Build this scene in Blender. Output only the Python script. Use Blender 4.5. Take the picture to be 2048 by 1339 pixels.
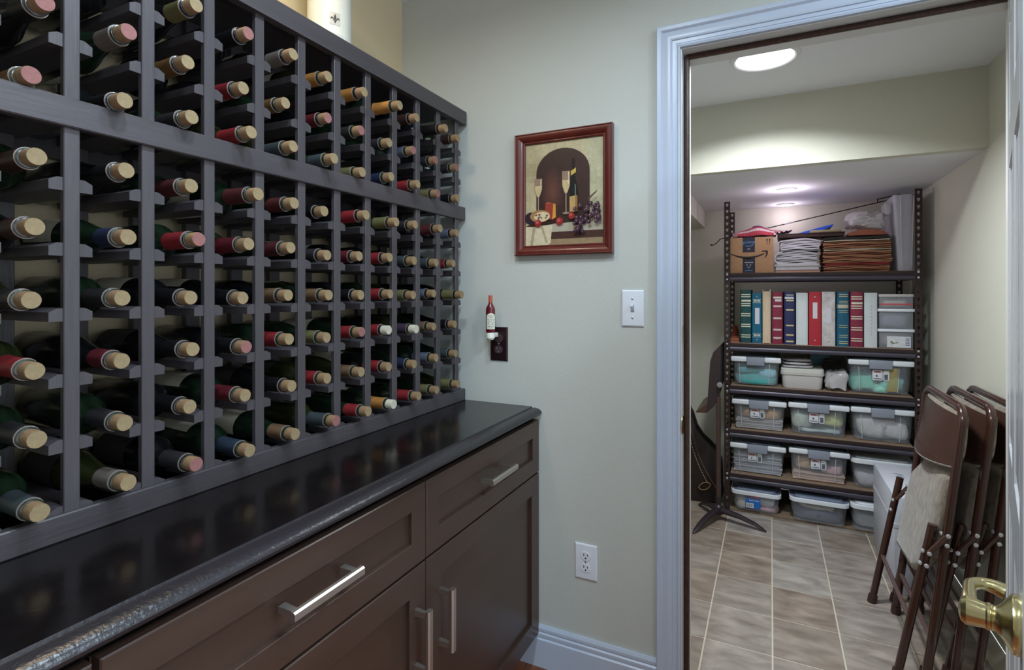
import bpy, bmesh, math, random
from mathutils import Vector, Matrix, noise
from math import sin, cos, pi, radians, sqrt, atan2

for o in list(bpy.data.objects):
    bpy.data.objects.remove(o)
SC = bpy.context.scene
COL = SC.collection
rnd = random.Random(7)

# ------------------------------------------------------------------ camera
F = 1063.0            # focal length in pixels of the 2048 x 1339 frame
TH = radians(25.95)   # yaw between the long axis of the rack and the view axis
HY = 584.8            # horizon row
H = 1.27              # eye height
CT, ST = cos(TH), sin(TH)
cam_d = bpy.data.cameras.new('camera')
cam_d.sensor_width = 36.0
cam_d.lens = F / 2048 * 36
cam_d.shift_y = (HY - 669.5) / 2048
cam_d.clip_start = 0.02
cam = bpy.data.objects.new('camera', cam_d)
COL.objects.link(cam)
cam.location = (0, 0, H)
cam.rotation_euler = (pi / 2, 0, TH - pi / 2)
SC.camera = cam

# ------------------------------------------------------------------ world, lamps, exposure
world = bpy.data.worlds.new('world')
SC.world = world
world.use_nodes = True
bgn = world.node_tree.nodes['Background']
bgn.inputs['Color'].default_value = (0.82, 0.91, 1.0, 1)
bgn.inputs['Strength'].default_value = 1.7
SC.view_settings.view_transform = 'Standard'
SC.view_settings.look = 'None'
SC.view_settings.gamma = 1.0
SC.view_settings.exposure = 0.48
SC.view_settings.use_curve_mapping = False

COOL = (0.70, 0.86, 1.0)
LAMPS = []


def area(name, loc, size, power, color, spread=160):
    d = bpy.data.lights.new(name, 'AREA')
    d.shape = 'DISK'
    d.size = size
    d.energy = power
    d.color = color
    d.spread = radians(spread)
    o = bpy.data.objects.new(name, d)
    COL.objects.link(o)
    o.location = loc
    return o


CEIL = 2.405
CANS = [(0.78, 0.36), (0.42, 0.36), (0.95, -0.75), (0.35, -0.95), (0.80, 1.0)]  # the pair away from the rack is unseen, added for frontal sheen and fill
CAN_P = [5, 8, 9, 11, 2.6]
for (x, y), p in zip(CANS, CAN_P):
    LAMPS.append(area('ceiling_can_lamp', (x, y, CEIL - 0.012), 0.13, p, COOL if p != 2.6 else (1.0, 0.78, 0.5), 165))
STO = (2.155, 0.02)
Z_UP, Z_LOW = H + 0.862, H + 0.552
LAMPS.append(area('storage_can_lamp', (STO[0], STO[1], Z_UP - 0.012), 0.17, 12.5, (0.88, 0.95, 1.0), 142))
PUCKS = [(3.19, -0.077), (3.73, -0.083)]
for x, y in PUCKS:
    d = bpy.data.lights.new('puck_lamp', 'POINT')
    d.energy = 1.0 if x < 3.5 else 0.55
    d.color = (1.0, 0.84, 1.0)
    d.shadow_soft_size = 0.02
    o = bpy.data.objects.new('puck_lamp', d)
    COL.objects.link(o)
    o.location = (x, y, Z_LOW - 0.065)


# ------------------------------------------------------------------ pixel to place
def ray(u, v):
    a = (u - 1024) / F
    return Vector((CT + a * ST, ST - a * CT, -(v - HY) / F))


def onX(u, v, x):
    r = ray(u, v) * (x / ray(u, v)[0])
    return Vector((r[0], r[1], r[2] + H))


def onY(u, v, y):
    r = ray(u, v) * (y / ray(u, v)[1])
    return Vector((r[0], r[1], r[2] + H))


def onZ(u, v, z):
    r = ray(u, v) * ((z - H) / ray(u, v)[2])
    return Vector((r[0], r[1], z))


# ------------------------------------------------------------------ materials
def lin(c):
    return tuple(((x / 255) / 12.92 if x <= 10 else ((x / 255 + 0.055) / 1.055) ** 2.4) for x in c)


MATS = {}


def M(name, rgb, rough=0.5, metal=0.0, var=0.0, vscale=20.0, bump=0.0, bscale=200.0, stretch=None,
      spec=0.5, coat=0.0, emit=None, estr=0.0, alpha=None, sheen=0.0, rgb2=None, detail=4, distort=0.0):
    """Principled material; var mixes in a noise tone, bump adds fine relief."""
    if name in MATS:
        return MATS[name]
    m = bpy.data.materials.new(name)
    m.use_nodes = True
    nt = m.node_tree
    b = nt.nodes['Principled BSDF']
    col = lin(rgb)
    b.inputs['Base Color'].default_value = (*col, 1)
    b.inputs['Roughness'].default_value = rough
    b.inputs['Metallic'].default_value = metal
    b.inputs['Specular IOR Level'].default_value = spec
    b.inputs['Coat Weight'].default_value = coat
    b.inputs['Coat Roughness'].default_value = 0.1
    b.inputs['Sheen Weight'].default_value = sheen
    tc = mp = None
    if var or bump:
        tc = nt.nodes.new('ShaderNodeTexCoord')
        mp = nt.nodes.new('ShaderNodeMapping')
        if stretch:
            mp.inputs['Scale'].default_value = stretch
        nt.links.new(tc.outputs['Object'], mp.inputs['Vector'])
    if var:
        n = nt.nodes.new('ShaderNodeTexNoise')
        n.inputs['Scale'].default_value = vscale
        n.inputs['Detail'].default_value = detail
        n.inputs['Distortion'].default_value = distort
        nt.links.new(mp.outputs['Vector'], n.inputs['Vector'])
        r = nt.nodes.new('ShaderNodeValToRGB')
        r.color_ramp.elements[0].position = 0.3
        r.color_ramp.elements[1].position = 0.7
        c2 = lin(rgb2) if rgb2 else tuple(min(1, x * (1 + var)) for x in col)
        c1 = col if rgb2 else tuple(x * (1 - var) for x in col)
        r.color_ramp.elements[0].color = (*c1, 1)
        r.color_ramp.elements[1].color = (*c2, 1)
        nt.links.new(n.outputs['Fac'], r.inputs['Fac'])
        nt.links.new(r.outputs['Color'], b.inputs['Base Color'])
    if bump:
        n2 = nt.nodes.new('ShaderNodeTexNoise')
        n2.inputs['Scale'].default_value = bscale
        n2.inputs['Detail'].default_value = 3
        nt.links.new(mp.outputs['Vector'], n2.inputs['Vector'])
        bp = nt.nodes.new('ShaderNodeBump')
        bp.inputs['Strength'].default_value = bump
        bp.inputs['Distance'].default_value = 0.002
        nt.links.new(n2.outputs['Fac'], bp.inputs['Height'])
        nt.links.new(bp.outputs['Normal'], b.inputs['Normal'])
    if emit:
        b.inputs['Emission Color'].default_value = (*emit, 1)
        b.inputs['Emission Strength'].default_value = estr
    if alpha is not None:
        tr = nt.nodes.new('ShaderNodeBsdfTransparent')
        mx = nt.nodes.new('ShaderNodeMixShader')
        mx.inputs[0].default_value = alpha
        nt.links.new(tr.outputs[0], mx.inputs[1])
        nt.links.new(b.outputs[0], mx.inputs[2])
        nt.links.new(mx.outputs[0], nt.nodes['Material Output'].inputs['Surface'])
    MATS[name] = m
    return m


def MV(name='printed_colours', rough=0.6, var=0.12, vscale=60.0, alpha=None):
    """Flat print: colour from the mesh's own colour attribute, broken up by noise."""
    if name in MATS:
        return MATS[name]
    m = bpy.data.materials.new(name)
    m.use_nodes = True
    nt = m.node_tree
    b = nt.nodes['Principled BSDF']
    b.inputs['Roughness'].default_value = rough
    a = nt.nodes.new('ShaderNodeAttribute')
    a.attribute_name = 'tint'
    tc = nt.nodes.new('ShaderNodeTexCoord')
    n = nt.nodes.new('ShaderNodeTexNoise')
    n.inputs['Scale'].default_value = vscale
    n.inputs['Detail'].default_value = 5
    nt.links.new(tc.outputs['Object'], n.inputs['Vector'])
    mr = nt.nodes.new('ShaderNodeMapRange')
    mr.inputs['From Min'].default_value = 0.3
    mr.inputs['From Max'].default_value = 0.7
    mr.inputs['To Min'].default_value = 1 - var
    mr.inputs['To Max'].default_value = 1 + var
    nt.links.new(n.outputs['Fac'], mr.inputs['Value'])
    vm = nt.nodes.new('ShaderNodeVectorMath')
    vm.operation = 'SCALE'
    nt.links.new(a.outputs['Color'], vm.inputs[0])
    nt.links.new(mr.outputs[0], vm.inputs['Scale'])
    nt.links.new(vm.outputs[0], b.inputs['Base Color'])
    MATS[name] = m
    return m


# ------------------------------------------------------------------ geometry collector
BASE = {}


class G:
    def __init__(s):
        s.v, s.f, s.m, s.c = [], [], [], []

    def add(s, vs, fs, mi=0, col=None):
        n = len(s.v)
        s.v += [Vector(p) for p in vs]
        for f in fs:
            s.f.append([i + n for i in f])
            s.m.append(mi)
            s.c.append(col)
        return s

    def box(s, x0, x1, y0, y1, z0, z1, bev=0.0, mi=0, seg=2, col=None):
        x0, x1 = min(x0, x1), max(x0, x1)
        y0, y1 = min(y0, y1), max(y0, y1)
        z0, z1 = min(z0, z1), max(z0, z1)
        vs = [(x0, y0, z0), (x1, y0, z0), (x1, y1, z0), (x0, y1, z0), (x0, y0, z1), (x1, y0, z1), (x1, y1, z1), (x0, y1, z1)]
        fs = [(3, 2, 1, 0), (4, 5, 6, 7), (0, 1, 5, 4), (1, 2, 6, 5), (2, 3, 7, 6), (3, 0, 4, 7)]
        if bev <= 0:
            return s.add(vs, fs, mi, col)
        bm = bmesh.new()
        bv = [bm.verts.new(p) for p in vs]
        for f in fs:
            bm.faces.new([bv[i] for i in f])
        bmesh.ops.bevel(bm, geom=list(bm.edges), offset=bev, segments=seg, affect='EDGES', profile=0.5)
        bm.verts.index_update()
        vv = [v.co.copy() for v in bm.verts]
        ff = [[v.index for v in f.verts] for f in bm.faces]
        bm.free()
        return s.add(vv, ff, mi, col)

    def prism(s, poly, axis, a0, a1, mi=0, col=None):
        """poly: 2-D outline; axis 'x': (y,z) outline, 'y': (x,z), 'z': (x,y)."""
        def P(p, a):
            return {'x': (a, p[0], p[1]), 'y': (p[0], a, p[1]), 'z': (p[0], p[1], a)}[axis]
        n = len(poly)
        vs = [P(p, a0) for p in poly] + [P(p, a1) for p in poly]
        fs = [(i, (i + 1) % n, n + (i + 1) % n, n + i) for i in range(n)]
        fs += [tuple(range(n))[::-1], tuple(range(n, 2 * n))]
        return s.add(vs, fs, mi, col)

    def loft(s, rings, cap0=True, cap1=True, mi=0, closed=True, col=None):
        n = len(rings[0])
        vs = [p for r in rings for p in r]
        fs = []
        for k in range(len(rings) - 1):
            for i in range(n if closed else n - 1):
                j = (i + 1) % n
                fs.append((k * n + i, k * n + j, (k + 1) * n + j, (k + 1) * n + i))
        if cap0:
            fs.append(tuple(range(n))[::-1])
        if cap1:
            fs.append(tuple(range((len(rings) - 1) * n, len(rings) * n)))
        return s.add(vs, fs, mi, col)

    def lathe(s, prof, o=(0, 0, 0), d=(0, 0, 1), n=20, cap0=True, cap1=True, mi=0, col=None):
        d = Vector(d).normalized()
        a = d.orthogonal().normalized()
        b = d.cross(a)
        o = Vector(o)
        rings = [[o + d * h + (a * cos(2 * pi * i / n) + b * sin(2 * pi * i / n)) * r for i in range(n)] for r, h in prof]
        return s.loft(rings, cap0, cap1, mi, col=col)

    def tube(s, pts, r, n=10, closed=False, mi=0, col=None, flat=1.0):
        pts = [Vector(p) for p in pts]
        k = len(pts)
        rs = r if isinstance(r, (list, tuple)) else [r] * k
        ts = []
        for i in range(k):
            if closed:
                t = pts[(i + 1) % k] - pts[i - 1]
            else:
                t = pts[min(i + 1, k - 1)] - pts[max(i - 1, 0)]
            ts.append(t.normalized())
        a = ts[0].orthogonal().normalized()
        rings = []
        for i in range(k):
            a = (a - ts[i] * a.dot(ts[i])).normalized()
            b = ts[i].cross(a)
            rings.append([pts[i] + (a * cos(2 * pi * j / n) + b * sin(2 * pi * j / n) * flat) * rs[i] for j in range(n)])
        if closed:
            rings.append(rings[0])
        return s.loft(rings, not closed, not closed, mi, col=col)

    def ball(s, c, r, n=10, mi=0, sc=(1, 1, 1), col=None):
        prof = [(r * sin(pi * i / n), -r * cos(pi * i / n)) for i in range(n + 1)]
        prof[0] = (r * 0.02, -r)
        prof[-1] = (r * 0.02, r)
        k = len(s.v)
        s.lathe(prof, (0, 0, 0), (0, 0, 1), 2 * n, mi=mi, col=col)
        for i in range(k, len(s.v)):
            p = s.v[i]
            s.v[i] = Vector((c[0] + p[0] * sc[0], c[1] + p[1] * sc[1], c[2] + p[2] * sc[2]))
        return s

    def poly(s, pts, mi=0, col=None):
        return s.add(pts, [tuple(range(len(pts)))], mi, col)

    def xf(s, mat):
        s.v = [mat @ p for p in s.v]
        return s

    def build(s, name, mats, parent=None, loc=None, smooth=35, fix=True):
        base = Vector(loc) if loc is not None else BASE.get(parent, Vector((0, 0, 0)))
        me = bpy.data.meshes.new(name)
        me.from_pydata([tuple(p - base) for p in s.v], [], s.f)
        mats = mats if isinstance(mats, (list, tuple)) else [mats]
        for m in mats:
            me.materials.append(m)
        me.polygons.foreach_set('material_index', s.m)
        if any(c is not None for c in s.c):
            at = me.color_attributes.new('tint', 'FLOAT_COLOR', 'CORNER')
            for p, c in zip(me.polygons, s.c):
                cc = (*lin(c), 1) if c else (1, 1, 1, 1)
                for li in p.loop_indices:
                    at.data[li].color = cc
        if fix:
            bm = bmesh.new()
            bm.from_mesh(me)
            bmesh.ops.recalc_face_normals(bm, faces=list(bm.faces))
            bm.to_mesh(me)
            bm.free()
        if smooth:
            me.polygons.foreach_set('use_smooth', [True] * len(me.polygons))
            me.set_sharp_from_angle(angle=radians(smooth))
        me.update()
        o = bpy.data.objects.new(name, me)
        COL.objects.link(o)
        o.parent = parent
        if loc is not None:
            if parent is None:
                o.location = loc
        BASE[o] = base
        return o


def tag(o, label=None, cat=None, group=None, kind=None):
    if label:
        o['label'] = label
    if cat:
        o['category'] = cat
    if group:
        o['group'] = group
    if kind:
        o['kind'] = kind
    return o


def thing(name, label, cat, loc=(0, 0, 0), group=None, local=False):
    o = bpy.data.objects.new(name, None)
    COL.objects.link(o)
    o.location = loc
    o.empty_display_size = 0.05
    BASE[o] = Vector((0, 0, 0)) if local else Vector(loc)
    return tag(o, label, cat, group)


def structure(o):
    o['kind'] = 'structure'
    return o


def copy_of(mesh_obj, parent, loc=None, mats=None, name=None):
    c = mesh_obj.copy()
    if name:
        c.name = name
    COL.objects.link(c)
    c.parent = parent
    if loc is not None:
        c.location = loc
    BASE[c] = BASE.get(parent, Vector((0, 0, 0)))
    return c


def copy_tree(o, parent=None):
    c = o.copy()
    COL.objects.link(c)
    c.parent = parent
    for ch in o.children:
        copy_tree(ch, c)
    return c


def rrect(w, d, r, n=5):
    """outline of a rounded rectangle centred on 0,0"""
    pts = []
    for cx, cy, a0 in ((w / 2 - r, d / 2 - r, 0), (-w / 2 + r, d / 2 - r, 90), (-w / 2 + r, -d / 2 + r, 180), (w / 2 - r, -d / 2 + r, 270)):
        for i in range(n + 1):
            a = radians(a0 + 90 * i / n)
            pts.append((cx + r * cos(a), cy + r * sin(a)))
    return pts


def ell(cx, cy, rx, ry, n=20, a0=0, a1=360):
    return [(cx + rx * cos(radians(a0 + (a1 - a0) * i / n)), cy + ry * sin(radians(a0 + (a1 - a0) * i / n))) for i in range(n if a1 - a0 == 360 else n + 1)]


def smoothpts(pts, k=6):
    """Catmull-Rom through the points"""
    pts = [Vector(p) for p in pts]
    out = []
    for i in range(len(pts) - 1):
        p0, p1, p2, p3 = pts[max(i - 1, 0)], pts[i], pts[i + 1], pts[min(i + 2, len(pts) - 1)]
        for j in range(k):
            t = j / k
            out.append(0.5 * ((2 * p1) + (p2 - p0) * t + (2 * p0 - 5 * p1 + 4 * p2 - p3) * t * t + (3 * p1 - p0 - 3 * p2 + p3) * t ** 3))
    out.append(pts[-1])
    return out


def text_mesh(txt, size, place, mi=0, g=None, col=None, align='CENTER'):
    """lettering as flat geometry; place(x, y) gives the point on the surface"""
    cu = bpy.data.curves.new('lettering', 'FONT')
    cu.body = txt
    cu.size = size
    cu.align_x = align
    cu.align_y = 'CENTER'
    cu.resolution_u = 3
    o = bpy.data.objects.new('lettering', cu)
    COL.objects.link(o)
    dg = bpy.context.evaluated_depsgraph_get()
    dg.update()
    me = bpy.data.meshes.new_from_object(o.evaluated_get(dg))
    g.add([place(v.co.x, v.co.y) for v in me.vertices], [tuple(p.vertices) for p in me.polygons], mi, col)
    bpy.data.objects.remove(o)
    bpy.data.curves.remove(cu)
    bpy.data.meshes.remove(me)
    return g


# ------------------------------------------------------------------ palette
WALL = M('wall_paint_beige', (193, 197, 190), 0.75, var=0.02, vscale=3, bump=0.25, bscale=260)
WALL_L = M('wall_paint_warm_lit', (210, 195, 160), 0.75, var=0.02, vscale=3, bump=0.25, bscale=260)  # beige paint with the warm light on this wall put into its colour
WALL_S = M('storage_wall_paint', (202, 200, 186), 0.75, var=0.02, vscale=3, bump=0.25, bscale=260)
CEILM = M('ceiling_paint', (224, 226, 232), 0.85, bump=0.3, bscale=300)
WHITE = M('white_trim_paint', (186, 197, 214), 0.32, bump=0.05, bscale=90)
RACKW = M('rack_espresso_wood', (68, 64, 67), 0.40, var=0.22, vscale=16, stretch=(1, 1, 0.15), bump=0.25, bscale=120, spec=0.5)
RACKX = M('rack_espresso_wood_rail', (68, 64, 67), 0.40, var=0.22, vscale=16, stretch=(0.12, 1, 1), bump=0.25, bscale=120, spec=0.5)
CABW = M('cabinet_espresso_paint', (64, 48, 40), 0.32, var=0.10, vscale=12, stretch=(0.2, 1, 1), bump=0.04, bscale=150)
COUNTER_E = M('counter_edge_lacquer', (36, 34, 38), 0.28, bump=0.4, bscale=140)
COUNTER = M('counter_dark_lacquer', (18, 15, 16), 0.17, var=0.25, vscale=25, bump=0.05, bscale=110, spec=0.4)
NICKEL = M('brushed_nickel', (196, 192, 186), 0.4, 1.0, bump=0.05, bscale=400, stretch=(1, 1, 0.05))
BRASS = M('polished_brass', (206, 194, 144), 0.22, 1.0)
DARKMET = M('shelf_dark_steel', (50, 36, 36), 0.42, 0.2, bump=0.15, bscale=300)
BEAMMET = M('shelf_beam_steel', (74, 70, 82), 0.36, 0.3, bump=0.1, bscale=300)
BOLT = M('zinc_bolt', (215, 218, 225), 0.3, 0.7)
LENS = M('lamp_lens', (255, 255, 255), 0.5, emit=(0.95, 0.98, 1.0), estr=6.0)
LENS2 = M('puck_lens', (255, 255, 255), 0.5, emit=(1.0, 0.92, 1.0), estr=8.0)
PRINT = MV()

# ================================================================== THE SETTING
XW, XW2 = 1.68, 1.795          # picture wall, room side and storage side
YL = 1.296                     # wall behind the rack
DY0, DY1, DZ = -0.561, 0.247, H + 0.743
XS2, XF, YR, YSL = 2.60, 3.86, -0.744, 0.85

structure(G().box(-2.6, XW2, YL, YL + 0.1, 0, 2.6).build('wall_left', WALL_L, smooth=0))
g = G()
g.box(XW, XW2, DY1 + 0.004, YL, 0, 2.6)
g.box(XW, XW2, -2.4, DY0 - 0.004, 0, 2.6)
g.box(XW, XW2, DY0 - 0.004, DY1 + 0.004, DZ + 0.004, 2.6)
structure(g.build('wall_back', WALL, smooth=0))
structure(G().box(-2.6, XW, -2.4, YL, CEIL, CEIL + 0.1).build('ceiling', CEILM, smooth=0))
structure(G().box(-2.7, -2.6, -2.4, YL + 0.1, 0, 2.6).build('wall_rear_light_block', WALL, smooth=0))  # unseen wall added behind the camera to keep world light off rack sides
structure(G().box(XW2, XF + 0.1, YR - 0.1, YR, 0, 2.4).build('wall_right', WALL_S, smooth=0))
structure(G().box(XF, XF + 0.1, YR, YSL, 0, 2.4).build('wall_far', WALL_S, smooth=0))
structure(G().box(XW2, XF + 0.1, YSL, YSL + 0.1, 0, 2.4).build('wall_storage', WALL_S, smooth=0))
structure(G().box(XW2, XS2, YR, YSL, Z_UP, Z_UP + 0.1).build('ceiling_storage', CEILM, smooth=0))
g = G().box(XS2, XS2 + 0.05, YR, YSL, Z_LOW, Z_UP + 0.1)
structure(g.build('wall_soffit', WALL_S, smooth=0))
structure(G().box(XS2 + 0.05, XF, YR, YSL, Z_LOW, Z_LOW + 0.1).build('ceiling_low', CEILM, smooth=0))
structure(G().box(XS2 + 0.05, XF, 0.402, YSL, H + 0.44, Z_LOW).build('wall_bulkhead', WALL_S, smooth=0))

# wood floor of the wine room: planks in view, plain board beyond
PLANK = M('red_brown_floor_wood', (96, 52, 34), 0.3, var=0.5, vscale=9, stretch=(0.3, 4, 1), rgb2=(140, 84, 52), bump=0.1, bscale=60)
PLANK_B = M('floor_gap_dark', (30, 18, 12), 0.6)
fl = structure(G().box(-2.6, XW + 0.06, -2.4, YL, -0.06, -0.008).build('floor', PLANK_B, smooth=0))
pl0 = None
for i in range(27):
    y = -2.4 + i * 0.137
    for j, (a, b) in enumerate(((-2.6, -1.3), (-1.298, 0.1), (0.102, 1.3), (1.302, 1.68))):
        off = (0.19 * (i % 3)) if 0 < j < 3 else 0
        if j == 3:
            o = G().box(a + (0.19 * (i % 3) if False else 0), b, y + 0.001, y + 0.136, -0.008, 0.0, 0.0012, seg=1).build('plank', PLANK, fl)
        else:
            o = G().box(a, b, y + 0.001, y + 0.136, -0.008, 0.0, 0.0012, seg=1).build('plank', PLANK, fl)

# slate-look tiles of the storage room
GROUT = M('pale_grout', (196, 186, 168), 0.85, bump=0.3, bscale=300)


def tile_mat(k, a, b):
    m = M('slate_look_tile_%d' % k, a, 0.42, var=0.3, vscale=9, rgb2=b, bump=0.4, bscale=40, stretch=(2.2, 0.9, 1), detail=12, distort=0.5)
    return m


TILES = [tile_mat(0, (122, 111, 103), (168, 157, 147)), tile_mat(1, (116, 102, 91), (164, 148, 134)),
         tile_mat(2, (130, 122, 115), (176, 168, 160)), tile_mat(3, (119, 105, 94), (158, 146, 134))]
fs = structure(G().box(XW2 - 0.055, XF, YR, YSL, -0.06, -0.0022).build('floor_storage', GROUT, smooth=0))
tile0 = {}
for i in range(-2, 8):
    for j in range(-4, 5):
        x0, y0 = 2.071 + 0.2475 * i, 0.218 + 0.224 * j
        a, b = max(x0 + 0.003, XW2 - 0.05), min(x0 + 0.2445, XF)
        c, d = max(y0 + 0.003, YR), min(y0 + 0.221, YSL)
        if b - a < 0.02 or d - c < 0.02:
            continue
        G().box(a, b, c, d, -0.0022, 0.0, 0.0012, seg=1).build('tile', TILES[rnd.randrange(4)], fs, loc=None)

# door casing, jamb, weather strip
prof = [(0, 0), (0, .010), (.005, .012), (.009, .009), (.011, .009), (.012, .011), (.022, .011), (.0235, .0145), (.030, .017),
        (.040, .0165), (.050, .0145), (.0535, .0185), (.056, .0205), (.066, .0205), (.069, .0185), (.069, 0)]


def casing_ring(t, d):
    return [(XW - d, DY1 + t, 0), (XW - d, DY1 + t, DZ + t), (XW - d, DY0 - t, DZ + t), (XW - d, DY0 - t, 0)]


g = G()
R = [casing_ring(t, d) for t, d in prof]
for k in range(3):
    vs = [r[k] for r in R] + [r[k + 1] for r in R]
    n = len(R)
    g.add(vs, [(i, i + 1, n + i + 1, n + i) for i in range(n - 1)])
structure(g.build('trim_1', WHITE, smooth=25))
JAMB = M('jamb_paint', (206, 206, 204), 0.4, bump=0.05, bscale=80)
g = G()
g.box(XW - 0.001, XW2 + 0.001, DY1 - 0.004, DY1 + 0.02, 0, DZ + 0.02)
g.box(XW - 0.001, XW2 + 0.001, DY0 - 0.02, DY0 + 0.004, 0, DZ + 0.02)
g.box(XW - 0.001, XW2 + 0.001, DY0 + 0.004, DY1 - 0.004, DZ - 0.004, DZ + 0.02)
xs0 = XW + 0.052
g.box(xs0, XW2 - 0.006, DY1 - 0.016, DY1 - 0.004, 0, DZ - 0.004)
g.box(xs0, XW2 - 0.006, DY0 + 0.004, DY0 + 0.016, 0, DZ - 0.004)
g.box(xs0, XW2 - 0.006, DY0 + 0.016, DY1 - 0.016, DZ - 0.016, DZ - 0.004)
jamb = structure(g.build('trim_2', JAMB, smooth=0))
STRIP = M('worn_brown_weather_strip', (50, 30, 24), 0.35, var=0.5, vscale=90, rgb2=(74, 48, 38), bump=0.4, bscale=70)
for pts in ([(xs0 - 0.006, DY1 - 0.0125, 0.0), (xs0 - 0.006, DY1 - 0.0125, DZ - 0.012)],
            [(xs0 - 0.006, DY1 - 0.0125, DZ - 0.0125), (xs0 - 0.006, DY0 + 0.0125, DZ - 0.0125)],
            [(xs0 - 0.006, DY0 + 0.0125, 0.0), (xs0 - 0.006, DY0 + 0.0125, DZ - 0.012)]):
    G().tube(pts, 0.0085, 10).build('weather_strip', STRIP, jamb)
for y, hh, m in ((667, 0.05, NICKEL), (850, 0.055, BRASS)):
    z = onX(1363, y, 1.69)[2]
    g = G().box(XW + 0.003, XW + 0.036, DY1 - 0.006, DY1 - 0.0035, z - hh / 2, z + hh / 2, 0.0008, seg=1)
    if y == 850:
        rr = [[(XW + 0.004 - 0.013 * (1 - (k / 8) ** 0.5 * 0) * a, DY1 - 0.0045 + 0.010 * a * a, z + dz) for a, dz in ((0, s), )] for k, s in ((0, 0),)]
        g.prism([(XW + 0.004, z - hh / 2)] + [(XW + 0.004 - 0.012 * cos(radians(t)), z + hh / 2 * sin(radians(t))) for t in range(-80, 81, 20)] + [(XW + 0.004, z + hh / 2)], 'y', DY1 - 0.006, DY1 - 0.0035)
    tag(g.build('strike_plate', m, jamb), 'brass strike plate' if y == 850 else 'small steel strike plate')

# baseboard along the picture wall
bp = [(0, .137), (.006, .137), (.0105, .128), (.0105, .119), (.0075, .116), (.013, .111), (.0135, .100), (.0125, .097), (.017, .093), (.017, 0), (0, 0)]
structure(G().prism([(XW - d, z) for d, z in bp], 'y', DY1 + 0.069, YL).build('baseboard_back', WHITE, smooth=25))
structure(G().prism([(XW - d, z) for d, z in bp], 'y', -2.4, DY0 - 0.069).build('baseboard_back', WHITE, smooth=25))

# the opened door, hinged on the right jamb
LEAF = M('door_white_gloss', (214, 218, 224), 0.16)
ang = radians(74)
dm = Matrix.Translation((1.675, -0.565, 0)) @ Matrix(((-sin(ang), cos(ang), 0, 0), (cos(ang), sin(ang), 0, 0), (0, 0, 1, 0), (0, 0, 0, 1)))
g = G().box(0.004, 0.80, 0.005, 0.043, 0.012, 2.0)
for s0, s1 in ((0.004, 0.115), (0.345, 0.455), (0.69, 0.80)):
    g.box(s0, s1, 0.043, 0.049, 0.012, 2.0, 0.003, seg=1)
for z0, z1 in ((0.012, 0.22), (0.80, 0.93), (1.55, 1.65), (1.88, 2.0)):
    for s0, s1 in ((0.115, 0.345), (0.455, 0.69)):
        g.box(s0, s1, 0.043, 0.049, z0, z1, 0.003, seg=1)
door = structure(g.xf(dm).build('door_1', LEAF, smooth=20))
for z0, z1 in ((0.22, 0.80), (0.93, 1.55), (1.65, 1.88)):
    for s0, s1 in ((0.115, 0.345), (0.455, 0.69)):
        G().box(s0 + 0.02, s1 - 0.02, 0.0432, 0.0475, z0 + 0.02, z1 - 0.02, 0.004, seg=2).xf(dm).build('panel', LEAF, door)
hs, hz = 0.742, 0.806
g = G().lathe([(.0385, .049), (.040, .053), (.039, .058), (.034, .062), (.024, .068), (.0175, .074), (.0165, .077), (.0175, .079), (.0165, .081)], (hs, 0, hz), (0, 1, 0), 28)
hd = tag(g.xf(dm).build('door_handle', BRASS, door), 'polished brass lever handle with scrolled tip')
g = G().lathe([(.0165, .080), (.0185, .081), (.0185, .084), (.017, .086), (.0195, .102), (.020, .107), (.016, .113), (.006, .116)], (hs, 0, hz), (0, 1, 0), 28)
lv = smoothpts([(hs, .102, hz), (hs - .03, .104, hz + .004), (hs - .07, .105, hz + .004), (hs - .09, .103, hz + .002), (hs - .108, .093, hz), (hs - .114, .078, hz - .002), (hs - .114, .064, hz - .005)], 6)
g.tube(lv, [.013 - .004 * min(1, i / 10) + (0.004 * max(0, (i - 24)) / 12) for i in range(len(lv))], 12, flat=0.8)
g.xf(dm).build('lever', BRASS, hd)

# ------------------------------------------------------------------ lamps as fixtures
TRIMW = M('lamp_trim_white', (225, 225, 228), 0.4)
for i, ((x, y), nm) in enumerate(zip(CANS, ('over the counter by the picture wall', 'over the middle of the counter', 'added unseen as fill before the storage doorway', 'added unseen as fill across the room from the rack', 'above the wine rack top'))):
    t = thing('recessed_ceiling_light', 'white recessed ceiling light ' + nm, 'light', (x, y, CEIL), 'recessed ceiling lights')
    G().lathe([(.066, -.001), (.066, -.006), (.070, -.010), (.088, -.006), (.092, 0)], (x, y, CEIL), n=32, cap0=False, cap1=False).build('trim_ring', TRIMW, t)
    G().lathe([(.067, -.003), (.067, -.0015)], (x, y, CEIL), n=32).build('lens', LENS, t)
t = thing('recessed_ceiling_light', 'large round recessed light in the upper storage ceiling', 'light', (*STO, Z_UP))
G().lathe([(.097, -.002), (.098, -.008), (.104, -.011), (.114, -.006), (.116, 0)], (*STO, Z_UP), n=40, cap0=False, cap1=False).build('trim_ring', TRIMW, t)
G().lathe([(.098, -.004), (.098, -.002)], (*STO, Z_UP), n=40).build('lens', LENS, t)
for (x, y), nm in zip(PUCKS, ('small round puck light in the low ceiling before the shelf', 'small round puck light in the low ceiling above the shelf')):
    t = thing('puck_light', nm, 'light', (x, y, Z_LOW))
    G().lathe([(.028, -.006), (.032, -.010), (.046, -.007), (.052, 0)], (x, y, Z_LOW), n=32, cap0=False, cap1=False).build('trim_ring', TRIMW, t)
    G().lathe([(.0285, -.008), (.0285, -.005)], (x, y, Z_LOW), n=32).build('lens', LENS2, t)

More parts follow.
